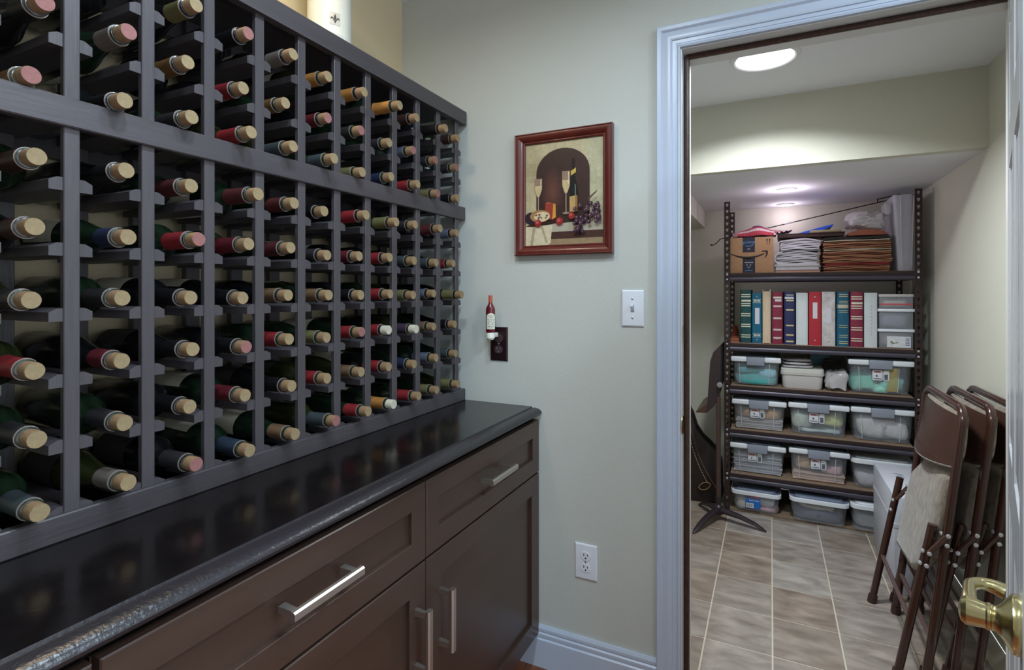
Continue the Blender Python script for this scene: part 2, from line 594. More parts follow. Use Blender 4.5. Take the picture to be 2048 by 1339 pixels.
# ================================================================== COUNTER AND CABINETS
CTZ = H - 0.392
cp = [(1.294, CTZ), (.740, CTZ), (.7385, CTZ - .004), (.734, CTZ - .005), (.7300, CTZ - .0025), (.722, CTZ - .0040), (.713, CTZ - .0065), (.7065, CTZ - .011),
      (.7035, CTZ - .0165), (.7045, CTZ - .0215), (.709, CTZ - .025), (.7145, CTZ - .0258), (.735, CTZ - .0258), (.735, CTZ - .043), (1.294, CTZ - .043)]
ctg = G().prism(cp, 'x', -1.0, 1.678)
ctg.m = [1 if (1 <= k <= 11) else 0 for k in range(len(ctg.f))]
tag(ctg.build('countertop', [COUNTER, COUNTER_E], None, loc=(0.34, 1.0, CTZ - .043), smooth=30),
    'long dark espresso countertop with rounded front edge under the wine rack', 'countertop')

YC = 0.712          # front plane of drawers and doors
ztop = CTZ - 0.0435


def shaker(g, x0, x1, z0, z1, w, y0, mi=0):
    """frame-and-panel front; front plane y0, 19 mm thick, panel set back"""
    def rg(d, i):
        return [(x0 + i, d, z0 + i), (x1 - i, d, z0 + i), (x1 - i, d, z1 - i), (x0 + i, d, z1 - i)]
    g.loft([rg(y0 + .019, 0), rg(y0 + .002, 0), rg(y0, .002), rg(y0, w - .001), rg(y0 + .001, w), rg(y0 + .010, w)])
    return g


def pull(parent, p0, p1):
    """bar handle from p0 to p1 lying in front of the face"""
    p0, p1 = Vector(p0), Vector(p1)
    d = (p1 - p0).normalized()
    up = Vector((0, -1, 0))
    sd = d.cross(up)
    g = G()
    sec = [(-.0085, 0), (-.0085, .006), (-.0055, .0095), (.0055, .0095), (.0085, .006), (.0085, 0), (.006, -.003), (-.006, -.003)]
    g.loft([[p + sd * a + up * b for a, b in sec] for p in (p0, p1)])
    for q in (p0 + d * .012, p1 - d * .012):
        ft = [(-.0045, -.0055), (.0045, -.0055), (.0045, .0055), (-.0045, .0055)]
        g.loft([[q + sd * a + d * b + up * 0.0 for a, b in ft], [q + sd * a * 1.3 + d * b * 1.3 - up * (YC - p0[1] - 0.0005) for a, b in ft]])
    return g.build('handle', NICKEL, parent, smooth=30)


def cabinet(x0, x1, label, hdr, hdl, door_h):
    xm = (x0 + x1) / 2
    t = thing('base_cabinet', label, 'cabinet', (xm, 1.0, 0))
    G().box(x0, x1, YC + .0195, 1.29, 0.105, ztop).build('body', CABW, t)
    G().box(x0, x1, YC + .075, 1.29, 0.0, 0.105).build('toe_kick', CABW, t)
    zd = H - 0.612
    for a, b, hx in ((x0 + .002, xm - .002, hdl), (xm + .002, x1 - .002, hdr)):
        d = shaker(G(), a, b, zd + .0025, ztop + .002, .052, YC).build('drawer', CABW, t, smooth=25)
        pull(d, *hx)
    for k, (a, b) in enumerate(((x0 + .002, xm - .002), (xm + .002, x1 - .002))):
        d = shaker(G(), a, b, 0.108, zd - .0025, .060, YC).build('door', CABW, t, smooth=25)
        pull(d, *door_h[k])
    return t


YH = YC - 0.034
xm = 1.0165
p = [onY(981, 966, YH), onY(1031, 932, YH), onY(581, 1232, YH), onY(722, 1140, YH), onY(903, 1176, YH), onY(903, 1300, YH), onY(856, 1214, YH)]
zr = (p[0][2] + p[1][2]) / 2
zl = (p[2][2] + p[3][2]) / 2
zt = p[4][2]
zb = p[5][2]
cabinet(0.35, 1.676, 'dark espresso base cabinet with two drawers and two doors beside the picture wall',
        ((p[0][0], YH, zr), (p[1][0], YH, zr)), ((p[2][0], YH, zl), (p[3][0], YH, zl)),
        (((p[6][0], YH, zt), (p[6][0], YH, zb)), ((p[4][0], YH, zt), (p[4][0], YH, zb))))
dx = -1.33
cabinet(0.35 + dx, 0.346, 'dark espresso base cabinet farther from the picture wall',
        ((p[0][0] + dx, YH, zr), (p[1][0] + dx, YH, zr)), ((p[2][0] + dx, YH, zl), (p[3][0] + dx, YH, zl)),
        (((p[6][0] + dx, YH, zt), (p[6][0] + dx, YH, zb)), ((p[4][0] + dx, YH, zt), (p[4][0] + dx, YH, zb))))

# ================================================================== WINE RACK
YRK = 1.0117
PITCH = 0.1168
PX0 = 0.4598        # centre of post 0
RX0, RX1 = 0.20, 1.674
rack = thing('wine_rack', 'tall dark espresso wooden wine rack standing on the countertop', 'rack', (0.95, 1.15, CTZ))
z_bot, z_mid, z_top = CTZ, H + 0.264, H + 0.611
rail = G().box(RX0, RX1, YRK - .008, YRK + .012, CTZ, H - 0.350, .002, seg=1).build('bottom_rail', RACKX, rack, smooth=0)
G().box(RX0, RX1, YRK - .008, YRK + .012, H + 0.264, H + 0.311, .002, seg=1).build('middle_rail', RACKX, rack, smooth=0)
G().prism([(YRK - .012, H + .611), (YRK - .012, H + .6575), (YRK - .010, H + .660), (1.29, H + .660), (1.29, H + .645), (YRK + .010, H + .645), (YRK + .010, H + .611)], 'x', RX0, RX1).build('top_board', RACKX, rack, smooth=0)
G().box(RX0, RX1, 1.262, 1.28, CTZ, CTZ + .045).build('rear_rail', RACKX, rack, smooth=0)
G().box(RX0, RX1, 1.262, 1.28, H + 0.264, H + 0.311).build('rear_rail', RACKX, rack, smooth=0)
G().box(RX0, RX1, 1.262, 1.28, H + .600, H + .645).build('rear_rail', RACKX, rack, smooth=0)
LEV = [-0.340, -0.234, -0.130, -0.025, 0.0796, 0.184, 0.308, 0.4127, 0.517]
post0 = run0 = back0 = None
for k in range(-2, 11):
    x = PX0 + PITCH * k
    if post0 is None:
        post0 = G().box(-.0112, .0112, 0, .012, CTZ + .001, H + .645, .0012, seg=1).build('post', RACKW, rack, loc=(0, 0, 0), smooth=0)
        back0 = G().box(-.0165, .0165, 0, .019, CTZ + .001, H + .645, .0012, seg=1).build('rear_post', RACKW, rack, loc=(0, 0, 0), smooth=0)
        run0 = G().prism([(-.030, -.021), (.030, -.021), (.030, -.006), (.019, 0), (-.019, 0), (-.030, -.006)], 'y', 0, .242).build('runner', RACKW, rack, loc=(0, 0, 0), smooth=0)
        po, bo = post0, back0
    else:
        po, bo = copy_of(post0, rack), copy_of(back0, rack)
    po.location = Vector((x, YRK, 0)) - BASE[rack]
    bo.location = Vector((x, 1.243, 0)) - BASE[rack]
    for i, z in enumerate(LEV):
        r_ = run0 if (k == -2 and i == 0) else copy_of(run0, rack)
        r_.location = Vector((x, YRK + .003, H + z)) - BASE[rack]

# ================================================================== WINE BOTTLES
GLASS = [M('dark_green_glass', (22, 36, 24), 0.2, spec=0.6), M('black_glass', (18, 19, 21), 0.2, spec=0.6), M('olive_glass', (36, 40, 20), 0.2, spec=0.6)]
CORK = M('cork', (128, 101, 71), 0.8, var=0.14, vscale=180, bump=0.4, bscale=500)
CORK_END = M('cork_end', (138, 120, 88), 0.8, var=0.12, vscale=120, bump=0.3, bscale=400)
CORK_RED = M('wine_stained_cork_end', (136, 90, 86), 0.8, var=0.14, vscale=150, bump=0.3, bscale=400)
CORK_PALE = M('pale_synthetic_cork', (186, 180, 160), 0.7, var=0.05, vscale=100)
RING = M('foil_cut_edge', (150, 140, 132), 0.4, 0.4)
FOILS = {'black': (22, 21, 24), 'dark red': (84, 40, 40), 'red': (136, 42, 46), 'wine red': (98, 34, 42), 'navy blue': (40, 47, 72),
         'slate grey': (62, 70, 74), 'charcoal': (48, 46, 48), 'taupe': (112, 104, 96), 'bronze': (118, 88, 52), 'orange': (176, 122, 62),
         'brown': (114, 90, 66), 'olive': (108, 104, 68), 'purple': (66, 52, 68), 'steel blue': (86, 95, 112), 'dark brown': (60, 40, 36),
         'dark blue': (48, 59, 74)}
FM = {k: M('foil_' + k.replace(' ', '_'), v, 0.42, 0.15, var=0.10, vscale=60, bump=0.08, bscale=120) for k, v in FOILS.items()}
PAPER = [M('cream_bottle_label', (206, 198, 176), 0.7, var=0.1, vscale=40), M('dark_bottle_label', (52, 46, 44), 0.6, var=0.2, vscale=40)]

# bottle axis along +y, cork end at y = 0
bord = [(.0145, .022), (.0158, .0225), (.0160, .028), (.0150, .030), (.0152, .080), (.0168, .090), (.022, .102), (.031, .113), (.0355, .124), (.0365, .134), (.0365, .278), (.034, .284), (.028, .286)]
burg = [(.0145, .022), (.0158, .0225), (.0160, .028), (.0150, .030), (.0155, .068), (.0185, .088), (.024, .115), (.031, .138), (.0350, .155), (.0365, .172), (.0365, .278), (.034, .284), (.028, .286)]
SH = [G().lathe(p_, (0, 0, 0), (0, 1, 0), 20).build('glass', GLASS[0], None, loc=(0, 0, 0), smooth=45).data for p_ in (bord, burg)]
for nm in [o for o in bpy.data.objects if o.name.startswith('glass')]:
    bpy.data.objects.remove(nm)


def shared(g, name, mats):
    o = g.build(name, mats, None, loc=(0, 0, 0), smooth=45)
    me = o.data
    bpy.data.objects.remove(o)
    return me


def meshcopy(me, mats):
    m = me.copy()
    for i, x in enumerate(mats):
        m.materials[i] = x
    return m


GL = [[meshcopy(SH[s], [GLASS[k]]) for k in range(3)] for s in range(2)]
foil_g = G().lathe([(.0172, .0285), (.0172, .0296)], (0, 0, 0), (0, 1, 0), 20, mi=1)
foil_g.lathe([(.0171, .0296), (.0171, .037), (.0164, .040), (.0166, .080), (.0174, .088)], (0, 0, 0), (0, 1, 0), 20, cap0=False, cap1=False)
foil_me = shared(foil_g, 'foil', [FM['red'], RING])
FOIL_ME = {k: meshcopy(foil_me, [FM[k], RING]) for k in FOILS}
cork_g = G().lathe([(.0133, .035), (.0133, .002), (.0126, .0003)], (0, 0, 0), (0, 1, 0), 18, cap1=False)
cork_g.lathe([(.0126, .0003), (.0126, 0)], (0, 0, 0), (0, 1, 0), 18, mi=1, cap0=False)
cork_me = shared(cork_g, 'cork', [CORK, CORK_END])
CORK_ME = {0: cork_me, 1: meshcopy(cork_me, [CORK, CORK_RED]), 2: meshcopy(cork_me, [CORK_PALE, CORK_PALE])}
lab_g = G()
n = 18
lab_g.add([(.0368 * sin(radians(-110 + 220 * i / n)), y, .0368 * cos(radians(-110 + 220 * i / n))) for y in (.165, .265) for i in range(n + 1)],
          [(i, i + 1, n + 2 + i, n + 1 + i) for i in range(n)])
lab_me = shared(lab_g, 'bottle_label', [PAPER[0]])
LAB_ME = [lab_me, meshcopy(lab_me, [PAPER[1]])]

# bay by bay from the far left post to the picture wall: cork end pixel, foil, cork kind, bottle shape
# rows from the top down: three above the middle rail, six below
B = {
    0: [None, (90, 5, 'black', 1), (63, 150, 'bronze', 1), (74, 313, 'dark brown', 0), (70, 453, 'dark brown', 0), (63, 602, 'charcoal', 0), (70, 747, 'red', 0), (74, 880, 'charcoal', 0), (80, 1027, 'slate grey', 0)],
    1: [(250, -72, 'black', 0), (258, 62, 'taupe', 1), (250, 202, 'black', 0), (253, 340, 'black', 0), (257, 476, 'navy blue', 0), (245, 597, 'charcoal', 0), (244, 723, 'wine red', 0), (250, 847, 'charcoal', 0), (257, 964, 'taupe', 0)],
    2: [(393, 9, 'olive', 0), (376, 123, 'bronze', 0), (384, 233, 'charcoal', 0), (383, 372, 'dark red', 0), (398, 478, 'red', 1), (382, 596, 'black', 0), (386, 697, 'black', 0), (380, 813, 'black', 0), (393, 928, 'charcoal', 1)],
    3: [(497, 66, 'black', 1), (487, 177, 'red', 0), (503, 263, 'red', 0), (517, 388, 'dark red', 0), (498, 487, 'wine red', 0), (486, 597, 'black', 0), (493, 694, 'black', 1), (491, 790, 'wine red', 0), (500, 904, 'dark blue', 0)],
    4: [(587, 107, 'taupe', 0), (571, 205, 'bronze', 0), (587, 291, 'slate grey', 0), (589, 406, 'dark red', 0), (582, 494, 'dark red', 0), (577, 590, 'brown', 0), (579, 677, 'red', 0), (584, 771, 'black', 0), (591, 868, 'brown', 0)],
    5: [(657, 153, 'orange', 0), (656, 235, 'wine red', 1), (669, 316, 'slate grey', 0), (649, 422, 'black', 0), (655, 512, 'charcoal', 0), (658, 590, 'brown', 0), (654, 675, 'olive', 0), (655, 756, 'red', 0), (673, 840, 'slate grey', 1)],
    6: [(729, 184, 'orange', 0), (723, 260, 'charcoal', 1), (725, 345, 'olive', 0), (733, 429, 'red', 0), (719, 512, 'wine red', 0), (722, 590, 'black', 0), (724, 661, 'red', 1), (723, 743, 'brown', 0), (737, 821, 'red', 0)],
    7: [(800, 211, 'orange', 0), (779, 285, 'charcoal', 0), (783, 352, 'navy blue', 0), (793, 444, 'olive', 0), (780, 514, 'red', 0), (781, 587, 'red', 0), (778, 659, 'red', 2), (778, 733, 'red', 0), (788, 808, 'orange', 2)],
    8: [(834, 235, 'dark brown', 0), (827, 299, 'steel blue', 1), (836, 367, 'red', 0), (831, 448, 'charcoal', 0), (829, 521, 'slate grey', 0), (827, 590, 'olive', 0), (833, 658, 'purple', 2), (829, 729, 'navy blue', 0), (838, 791, 'red', 0)],
    9: [(892, 257, 'black', 0), (872, 320, 'charcoal', 1), (876, 387, 'olive', 1), (881, 455, 'dark red', 0), (873, 525, 'slate grey', 0), (868, 586, 'steel blue', 0), (868, 653, 'brown', 0), (873, 715, 'steel blue', 0), (874, 779, 'olive', 0)],
    10: [(916, 276, 'dark brown', 0), (914, 334, 'charcoal', 1), (916, 396, 'black', 0), (914, 465, 'steel blue', 0), (907, 526, 'red', 0), (924, 589, 'olive', 0), (910, 648, 'black', 0), (912, 706, 'slate grey', 0), (917, 767, 'olive', 0)],
}
ROWN = ['top row', 'eighth row up', 'seventh row up', 'sixth row up', 'fifth row up', 'fourth row up', 'third row up', 'second row up', 'bottom row']
ORD = ['first', 'second', 'third', 'fourth', 'fifth', 'sixth', 'seventh', 'eighth', 'ninth', 'tenth', 'eleventh']
for k, col_ in B.items():
    xc = PX0 + PITCH * (k - 0.5)
    for i, e in enumerate(col_):
        if e is None:
            continue
        u, v, foil, ck = e
        z = H + LEV[8 - i] + 0.019
        r_ = ray(u, v)
        yc = max(0.935, min(1.0, r_[1] / r_[0] * xc))
        # the pixel also fixes the row's height at that depth: keep it on its runners, lean the neck a touch
        zc = r_[2] / r_[0] * xc + H
        tilt = max(-0.03, min(0.03, (zc - z) / 0.25))
        lbl = 'wine bottle with %s foil, %s, %s column from picture wall' % (foil, ROWN[i], ORD[10 - k])
        t = thing('wine_bottle', lbl, 'bottle', (xc, yc, z + tilt * 0.2), 'wine bottles in the rack', local=True)
        t.rotation_euler = (-tilt, 0, rnd.uniform(-.012, .012))
        s_ = 1 if (foil in ('olive', 'brown', 'taupe') or rnd.random() < .25) else 0
        for nm, me in (('glass', GL[s_][rnd.choice((0, 0, 1, 2)) if foil not in ('black',) else 1]), ('foil', FOIL_ME[foil]), ('cork', CORK_ME[ck])):
            o = bpy.data.objects.new(nm, me)
            COL.objects.link(o)
            o.parent = t
        if rnd.random() < .6:
            o = bpy.data.objects.new('bottle_label', LAB_ME[rnd.random() < .45])
            COL.objects.link(o)
            o.parent = t
            o.rotation_euler = (0, rnd.uniform(-1.5, 1.5), 0)

# ================================================================== WHITE CANISTER ON THE RACK
ZRT = H + 0.660
CERAM = M('white_canister', (222, 226, 216), 0.45, var=0.03, vscale=10, bump=0.05, bscale=60)
cc = onX(658, 60, 1.0)
cx, cy = 1.05, 1.05 * ray(658, 60)[1] / ray(658, 60)[0]
cy = 1.19
cx = cy * ray(659, 60)[0] / ray(659, 60)[1]
cr = 0.0625
t = thing('canister', 'white cylindrical canister with fleur-de-lis emblem standing on the wine rack', 'canister', (cx, cy, ZRT))
G().lathe([(cr - .004, 0), (cr, .004), (cr, .30), (cr - .004, .304), (.03, .306)], (cx, cy, ZRT), n=40).build('body', CERAM, t)
EMBL = M('emblem_patch', (196, 196, 188), 0.6, var=0.1, vscale=80)
EMBI = M('emblem_ink', (60, 58, 58), 0.6)
a0 = atan2(-cy, -cx) + radians(14)


def oncyl(a, z, r):
    return (cx + r * cos(a0 + a / cr), cy + r * sin(a0 + a / cr), ZRT + z)


def pix_z(v_):
    return (ray(650, v_)[2] / ray(650, v_)[1] * (cy - 0.055)) + H - ZRT


ez = pix_z(24)
g = G()
n = 8
g.add([oncyl(-.0155 + .031 * i / n, ez + s * .018, cr + .0006) for s in (-1, 1) for i in range(n + 1)], [(i, i + 1, n + 2 + i, n + 1 + i) for i in range(n)])
em = g.build('emblem', EMBL, t)
g = G()
petal = [(0, .011), (.0022, .006), (.0030, .001), (.0012, -.003), (-.0012, -.003), (-.0030, .001), (-.0022, .006)]
side = [(.0018, -.003), (.0045, .002), (.0075, .0035), (.0100, .001), (.0098, -.003), (.0080, -.0015), (.0065, .0005), (.0045, -.002), (.003, -.004)]
bar = [(-.005, -.0035), (.005, -.0035), (.005, -.005), (-.005, -.005)]
foot = [(-.0012, -.0045), (.0012, -.0045), (.0022, -.0085), (0, -.0115), (-.0022, -.0085)]
for pl in (petal, side, [(-x, z) for x, z in side], bar, foot):
    g.poly([oncyl(x * 1.25, ez + z * 1.2, cr + .0011) for x, z in pl])
g.build('fleur_de_lis', EMBI, em, fix=True)
g = G()
ez2 = pix_z(62)
g.add([oncyl(-.022 + .048 * i / 10, ez2 + s * .02 - .008, cr + .0006) for s in (-1, 1) for i in range(11)], [(i, i + 1, 12 + i, 11 + i) for i in range(10)])
g.build('paper_label', M('canister_paper', (206, 210, 204), 0.7, var=0.05, vscale=60), t)

# ================================================================== ON THE PICTURE WALL
FR = M('cherry_frame_wood', (84, 31, 26), 0.3, var=0.25, vscale=30, stretch=(1, 1, 0.2), rgb2=(104, 42, 33), coat=0.3)
Y1, Y0_, Z0_, Z1_ = 0.797, 0.452, H + .1265, H + .5425
t = thing('framed_picture', 'framed still life print of wine, cheese and grapes in cherry frame', 'picture', (XW, (Y1 + Y0_) / 2, Z0_))
fp = [(0, .001), (0, .022), (.003, .025), (.006, .023), (.010, .0235), (.016, .022), (.024, .016), (.028, .011), (.031, .012), (.034, .010), (.035, .004), (.035, .001)]


def fring(tt, d):
    return [(XW - d, Y1 - tt, Z0_ + tt), (XW - d, Y1 - tt, Z1_ - tt), (XW - d, Y0_ + tt, Z1_ - tt), (XW - d, Y0_ + tt, Z0_ + tt)]


g = G()
RR = [fring(a, b) for a, b in fp]
for k in range(4):
    vs = [r[k] for r in RR] + [r[(k + 1) % 4] for r in RR]
    n = len(RR)
    g.add(vs, [(i, i + 1, n + i + 1, n + i) for i in range(n - 1)])
g.build('frame', FR, t, smooth=25)
PW, PH = (Y1 - Y0_) - .070, (Z1_ - Z0_) - .070
lay = [0]


def pt(u, v, k):
    return (XW - .0042 - .00012 * k, Y1 - .035 - u * PW, Z0_ + .035 + v * PH)


g = G()


def shape(pts, col):
    lay[0] += 1
    g.poly([pt(u, v, lay[0]) for u, v in pts], col=col)


for i in range(14):
    for j in range(16):
        c0 = (176, 168, 134)
        nn = noise.noise(Vector((i * .31, j * .31, 3.1)))
        dk = 26 * nn + 14 * (i / 14 - .3)
        g.poly([pt(a / 14, b / 16, 0) for a, b in ((i, j), (i + 1, j), (i + 1, j + 1), (i, j + 1))], col=tuple(max(20, min(235, x + dk + w)) for x, w in zip(c0, (4 - 8 * (i > 10), 0, 2 * (i > 10)))))
arch = [(.143, .18), (.835, .18), (.835, .70)] + [(.489 + .346 * cos(radians(a)), .70 + .235 * sin(radians(a))) for a in range(10, 180, 10)] + [(.143, .70)]
shape(arch, (58, 40, 36))
for s, c in [(1.0 - .1 * q, (60 + 5 * q, 40 + 3 * q, 36 + 2.2 * q)) for q in range(9)]:
    shape(ell(.36, .52, .16 * s, .26 * s, 18), c)
shape([(0, 0), (1, 0), (1, .215), (0, .20)], (176, 168, 148))
shape([(0, .125), (1, .125), (1, .05), (0, .05)], (70, 46, 40))
shape([(0, .055), (1, .055), (1, 0), (0, 0)], (150, 128, 98))
shape([(.0, .19), (.36, .205), (.335, .02), (.30, 0), (0, 0)], (206, 194, 162))
shape([(.10, .195), (.14, .195), (.10, 0), (.06, 0)], (168, 152, 122))
shape([(.20, .19), (.23, .19), (.30, .03), (.27, .02)], (172, 158, 128))
shape([(0, .19), (.08, .215), (.30, .235), (.40, .22), (.36, .20), (.1, .185)], (52, 34, 30))
shape(ell(.07, .27, .08, .06, 14), (46, 38, 48))
shape([(.585, .30), (.69, .30), (.69, .52), (.665, .60), (.645, .66), (.645, .82), (.615, .82), (.61, .66), (.60, .60), (.585, .52)], (20, 22, 20))
shape([(.65, .34), (.665, .34), (.665, .56), (.65, .58)], (96, 110, 104))
shape([(.60, .655), (.665, .685), (.665, .73), (.60, .70)], (196, 166, 84))
shape([(.585, .31), (.685, .31), (.685, .465), (.585, .455)], (186, 152, 96))
shape([(.655, .31), (.685, .31), (.685, .465), (.655, .46)], (142, 108, 64))
for u0, v0, hs_ in ((.175, .50, .155), (.54, .515, .19)):
    shape([(u0 - .052, v0 + hs_), (u0 + .052, v0 + hs_), (u0 + .05, v0 + .05), (u0 + .018, v0 - .025), (u0 - .018, v0 - .025), (u0 - .05, v0 + .05)], (146, 122, 102))
    shape([(u0 - .047, v0 + hs_ * .55), (u0 + .047, v0 + hs_ * .55), (u0 + .044, v0 + .045), (u0 + .015, v0 - .02), (u0 - .015, v0 - .02), (u0 - .044, v0 + .045)], (196, 176, 132))
    shape([(u0 - .006, v0 - .02), (u0 + .006, v0 - .02), (u0 + .006, v0 - .21), (u0 - .006, v0 - .21)], (170, 150, 130))
    shape(ell(u0, v0 - .215, .045, .012, 14), (150, 130, 112))
    shape([(u0 + .03, v0 + hs_ - .01), (u0 + .04, v0 + hs_ - .01), (u0 + .036, v0 + .06), (u0 + .03, v0 + .06)], (226, 218, 200))
shape([(.26, .255), (.36, .245), (.375, .40), (.27, .405)], (150, 62, 46))
shape([(.36, .245), (.41, .265), (.405, .395), (.375, .40)], (206, 142, 62))
shape([(.27, .405), (.375, .40), (.405, .395), (.30, .42)], (178, 84, 60))
shape(ell(.20, .285, .135, .062, 18), (162, 120, 78))
shape(ell(.225, .28, .105, .048, 18), (214, 196, 160))
for i in range(14):
    shape(ell(.14 + .16 * rnd.random(), .26 + .045 * rnd.random(), .010, .008, 7), (120, 88, 60))
for u0, v0, r0 in ((.175, .215, .046), (.46, .225, .048), (.615, .27, .042)):
    shape(ell(u0, v0, r0, r0 * .82, 14), (140, 42, 40))
    shape(ell(u0 - .01, v0 + .01, r0 * .5, r0 * .4, 10), (184, 82, 76))
for i in range(52):
    a, b = rnd.random(), rnd.random()
    u0 = .66 + .31 * a
    v0 = .20 + .20 * b * (1 - .4 * abs(a - .5)) if i % 3 else .105 + .12 * b
    if i % 3 == 0:
        u0 = .66 + .13 * a
    r0 = .026
    shape(ell(u0, v0, r0, r0 * .82, 10), (54, 34, 48) if i % 2 else (72, 44, 58))
    shape(ell(u0 - .007, v0 + .007, r0 * .35, r0 * .3, 6), (150, 116, 128))
shape([(.83, .42), (.84, .40), (.94, .47), (.95, .49)], (86, 62, 44))
for i in range(7):
    shape([(.80 + .018 * i, .03), (.812 + .018 * i, .045), (.815 + .018 * i, .045), (.803 + .018 * i, .03)], (80, 60, 44))
g.build('print', MV('print_still_life', 0.35, 0.10, 90), t, smooth=0, fix=False)

# wall plates
PLATE = M('white_plate_plastic', (222, 228, 236), 0.3)
SLOT = M('slot_black', (18, 18, 20), 0.6)


def plate(name, label, cat, y1, y0, z1, z0, mat):
    t_ = thing(name, label, cat, (XW, (y0 + y1) / 2, z0))
    g_ = G()
    rings = []
    for d, ins in ((.0003, 0), (.0035, .0), (.0058, .0035), (.0062, .006)):
        rings.append([(XW - d, y1 - ins, z0 + ins), (XW - d, y1 - ins, z1 - ins), (XW - d, y0 + ins, z1 - ins), (XW - d, y0 + ins, z0 + ins)])
    g_.loft(rings)
    g_.build('plate', mat, t_, smooth=20)
    return t_, (y0 + y1) / 2, (z0 + z1) / 2


def screw(t_, y, z, mat=PLATE):
    G().lathe([(.0032, 0), (.0032, .0012), (.0022, .0018)], (XW - .006, y, z), (-1, 0, 0), 14).build('screw', mat, t_)


def xbox(y, z, w, h, d0, d1, mat, name, t_, bev=0.0):
    return G().box(XW - d1, XW - d0, y - w / 2, y + w / 2, z - h / 2, z + h / 2, bev, seg=1).build(name, mat, t_)


t, yc, zc = plate('light_switch', 'white single toggle light switch plate on the wall', 'switch', .427, .357, H + .008, H - .107, PLATE)
screw(t, yc, zc + .030, NICKEL)
screw(t, yc, zc - .030, NICKEL)
xbox(yc, zc, .0105, .024, .006, .0068, M('switch_gap', (120, 126, 134), 0.5), 'slot', t)
G().prism([(XW - .006, zc - .010), (XW - .006, zc + .009), (XW - .017, zc + .013), (XW - .018, zc + .007)], 'y', yc - .0042, yc + .0042).build('toggle', PLATE, t, smooth=20)


def socket(t_, y, z, mat, slot=SLOT):
    o_ = ell(0, 0, .0170, .0148, 24)
    o_ = [(max(-.0165, min(.0165, a)), max(-.0135, min(.0135, b))) for a, b in o_]
    s_ = G().prism([(y + a, z + b) for a, b in o_], 'x', XW - .0080, XW - .0045).build('socket', mat, t_)
    for dy_, hh in ((.0062, .0085), (-.0062, .0068)):
        G().box(XW - .0083, XW - .0075, y + dy_ - .0012, y + dy_ + .0012, z + .004 - hh / 2, z + .004 + hh / 2).build('slot', slot, s_)
    G().prism([(y + a, z - .0065 + b) for a, b in ell(0, 0, .0027, .0027, 10)], 'x', XW - .0083, XW - .0075).build('slot', slot, s_)


t, yc, zc = plate('wall_outlet', 'white double power outlet low on the wall above the baseboard', 'outlet', .583, .508, H - .826, H - .941, PLATE)
socket(t, yc, zc + .0195, PLATE)
socket(t, yc, zc - .0195, PLATE)
screw(t, yc, zc, NICKEL)

BRONZE = M('dark_bronze_plate', (62, 42, 46), 0.3, 0.7, bump=0.05, bscale=200)
BRZ2 = M('brown_socket', (74, 54, 56), 0.35)
t, yc, zc = plate('wall_outlet', 'dark bronze power outlet plate beside the wine rack', 'outlet', .901, .833, H - .122, H - .241, BRONZE)
socket(t, yc, zc + .0195, BRZ2)
socket(t, yc, zc - .0195, BRZ2, M('slot_light', (150, 140, 150), 0.3, 0.5))
screw(t, yc, zc, NICKEL)
# bottle-shaped night light plugged into it
nx = XW - .052
npx = onX(981, 640, nx)
ny = npx[1]
zb_ = onX(981, 664, nx)[2]
zt_ = onX(981, 590, nx)[2]
hN = zt_ - zb_
NL = thing('night_light', 'small wine bottle shaped night light plugged into the bronze outlet', 'night light', (nx, ny, zb_ - .03))
RG = M('red_night_light_glass', (96, 20, 28), 0.12, coat=0.5)
rN = 0.0165
G().lathe([(rN - .002, 0), (rN, .003), (rN, hN * .60), (rN * .92, hN * .66), (rN * .5, hN * .76), (rN * .38, hN * .80), (rN * .38, hN * .82)], (nx, ny, zb_), n=28).build('bottle', RG, NL)
G().lathe([(rN * .42, hN * .80), (rN * .42, hN * .985), (rN * .38, hN)], (nx, ny, zb_), n=24).build('neck_foil', M('orange_red_foil', (176, 82, 56), 0.45), NL)
aN = atan2(-ny, -nx) + .1


def onb(a, z, r=rN + .0005):
    return (nx + r * cos(aN + a), ny + r * sin(aN + a), zb_ + z)


g = G()
n = 14
top = lambda i: hN * (.44 + .08 * sin(pi * i / n) ** .6)
g.add([onb(-1.0 + 2.0 * i / n, hN * .09) for i in range(n + 1)] + [onb(-1.0 + 2.0 * i / n, top(i)) for i in range(n + 1)], [(i, i + 1, n + 2 + i, n + 1 + i) for i in range(n)])
lb = g.build('bottle_label', M('night_light_label', (214, 216, 200), 0.6), NL)
g = G()
for k_, (zz, w_) in enumerate(((.44, .5), (.40, .3), (.34, .7), (.30, .55), (.25, .7), (.21, .45), (.16, .6), (.12, .4))):
    for i in range(9):
        if rnd.random() < .25:
            continue
        a_ = -w_ + 2 * w_ * i / 9
        g.poly([onb(a_, hN * zz, rN + .001), onb(a_ + w_ * .16, hN * zz, rN + .001), onb(a_ + w_ * .16, hN * (zz + .016), rN + .001), onb(a_, hN * (zz + .012), rN + .001)])
g.build('lettering', EMBI, lb, smooth=0)
PLUGW = M('white_plug_plastic', (226, 228, 218), 0.4)
g = G().lathe([(.0130, 0), (.0145, -.004), (.0145, -.020), (.010, -.026)], (nx, ny, zb_), n=24)
g.box(nx, XW - .0085, ny - .009, ny + .009, zb_ - .019, zb_ - .003, .003)
g.build('plug_base', PLUGW, NL)

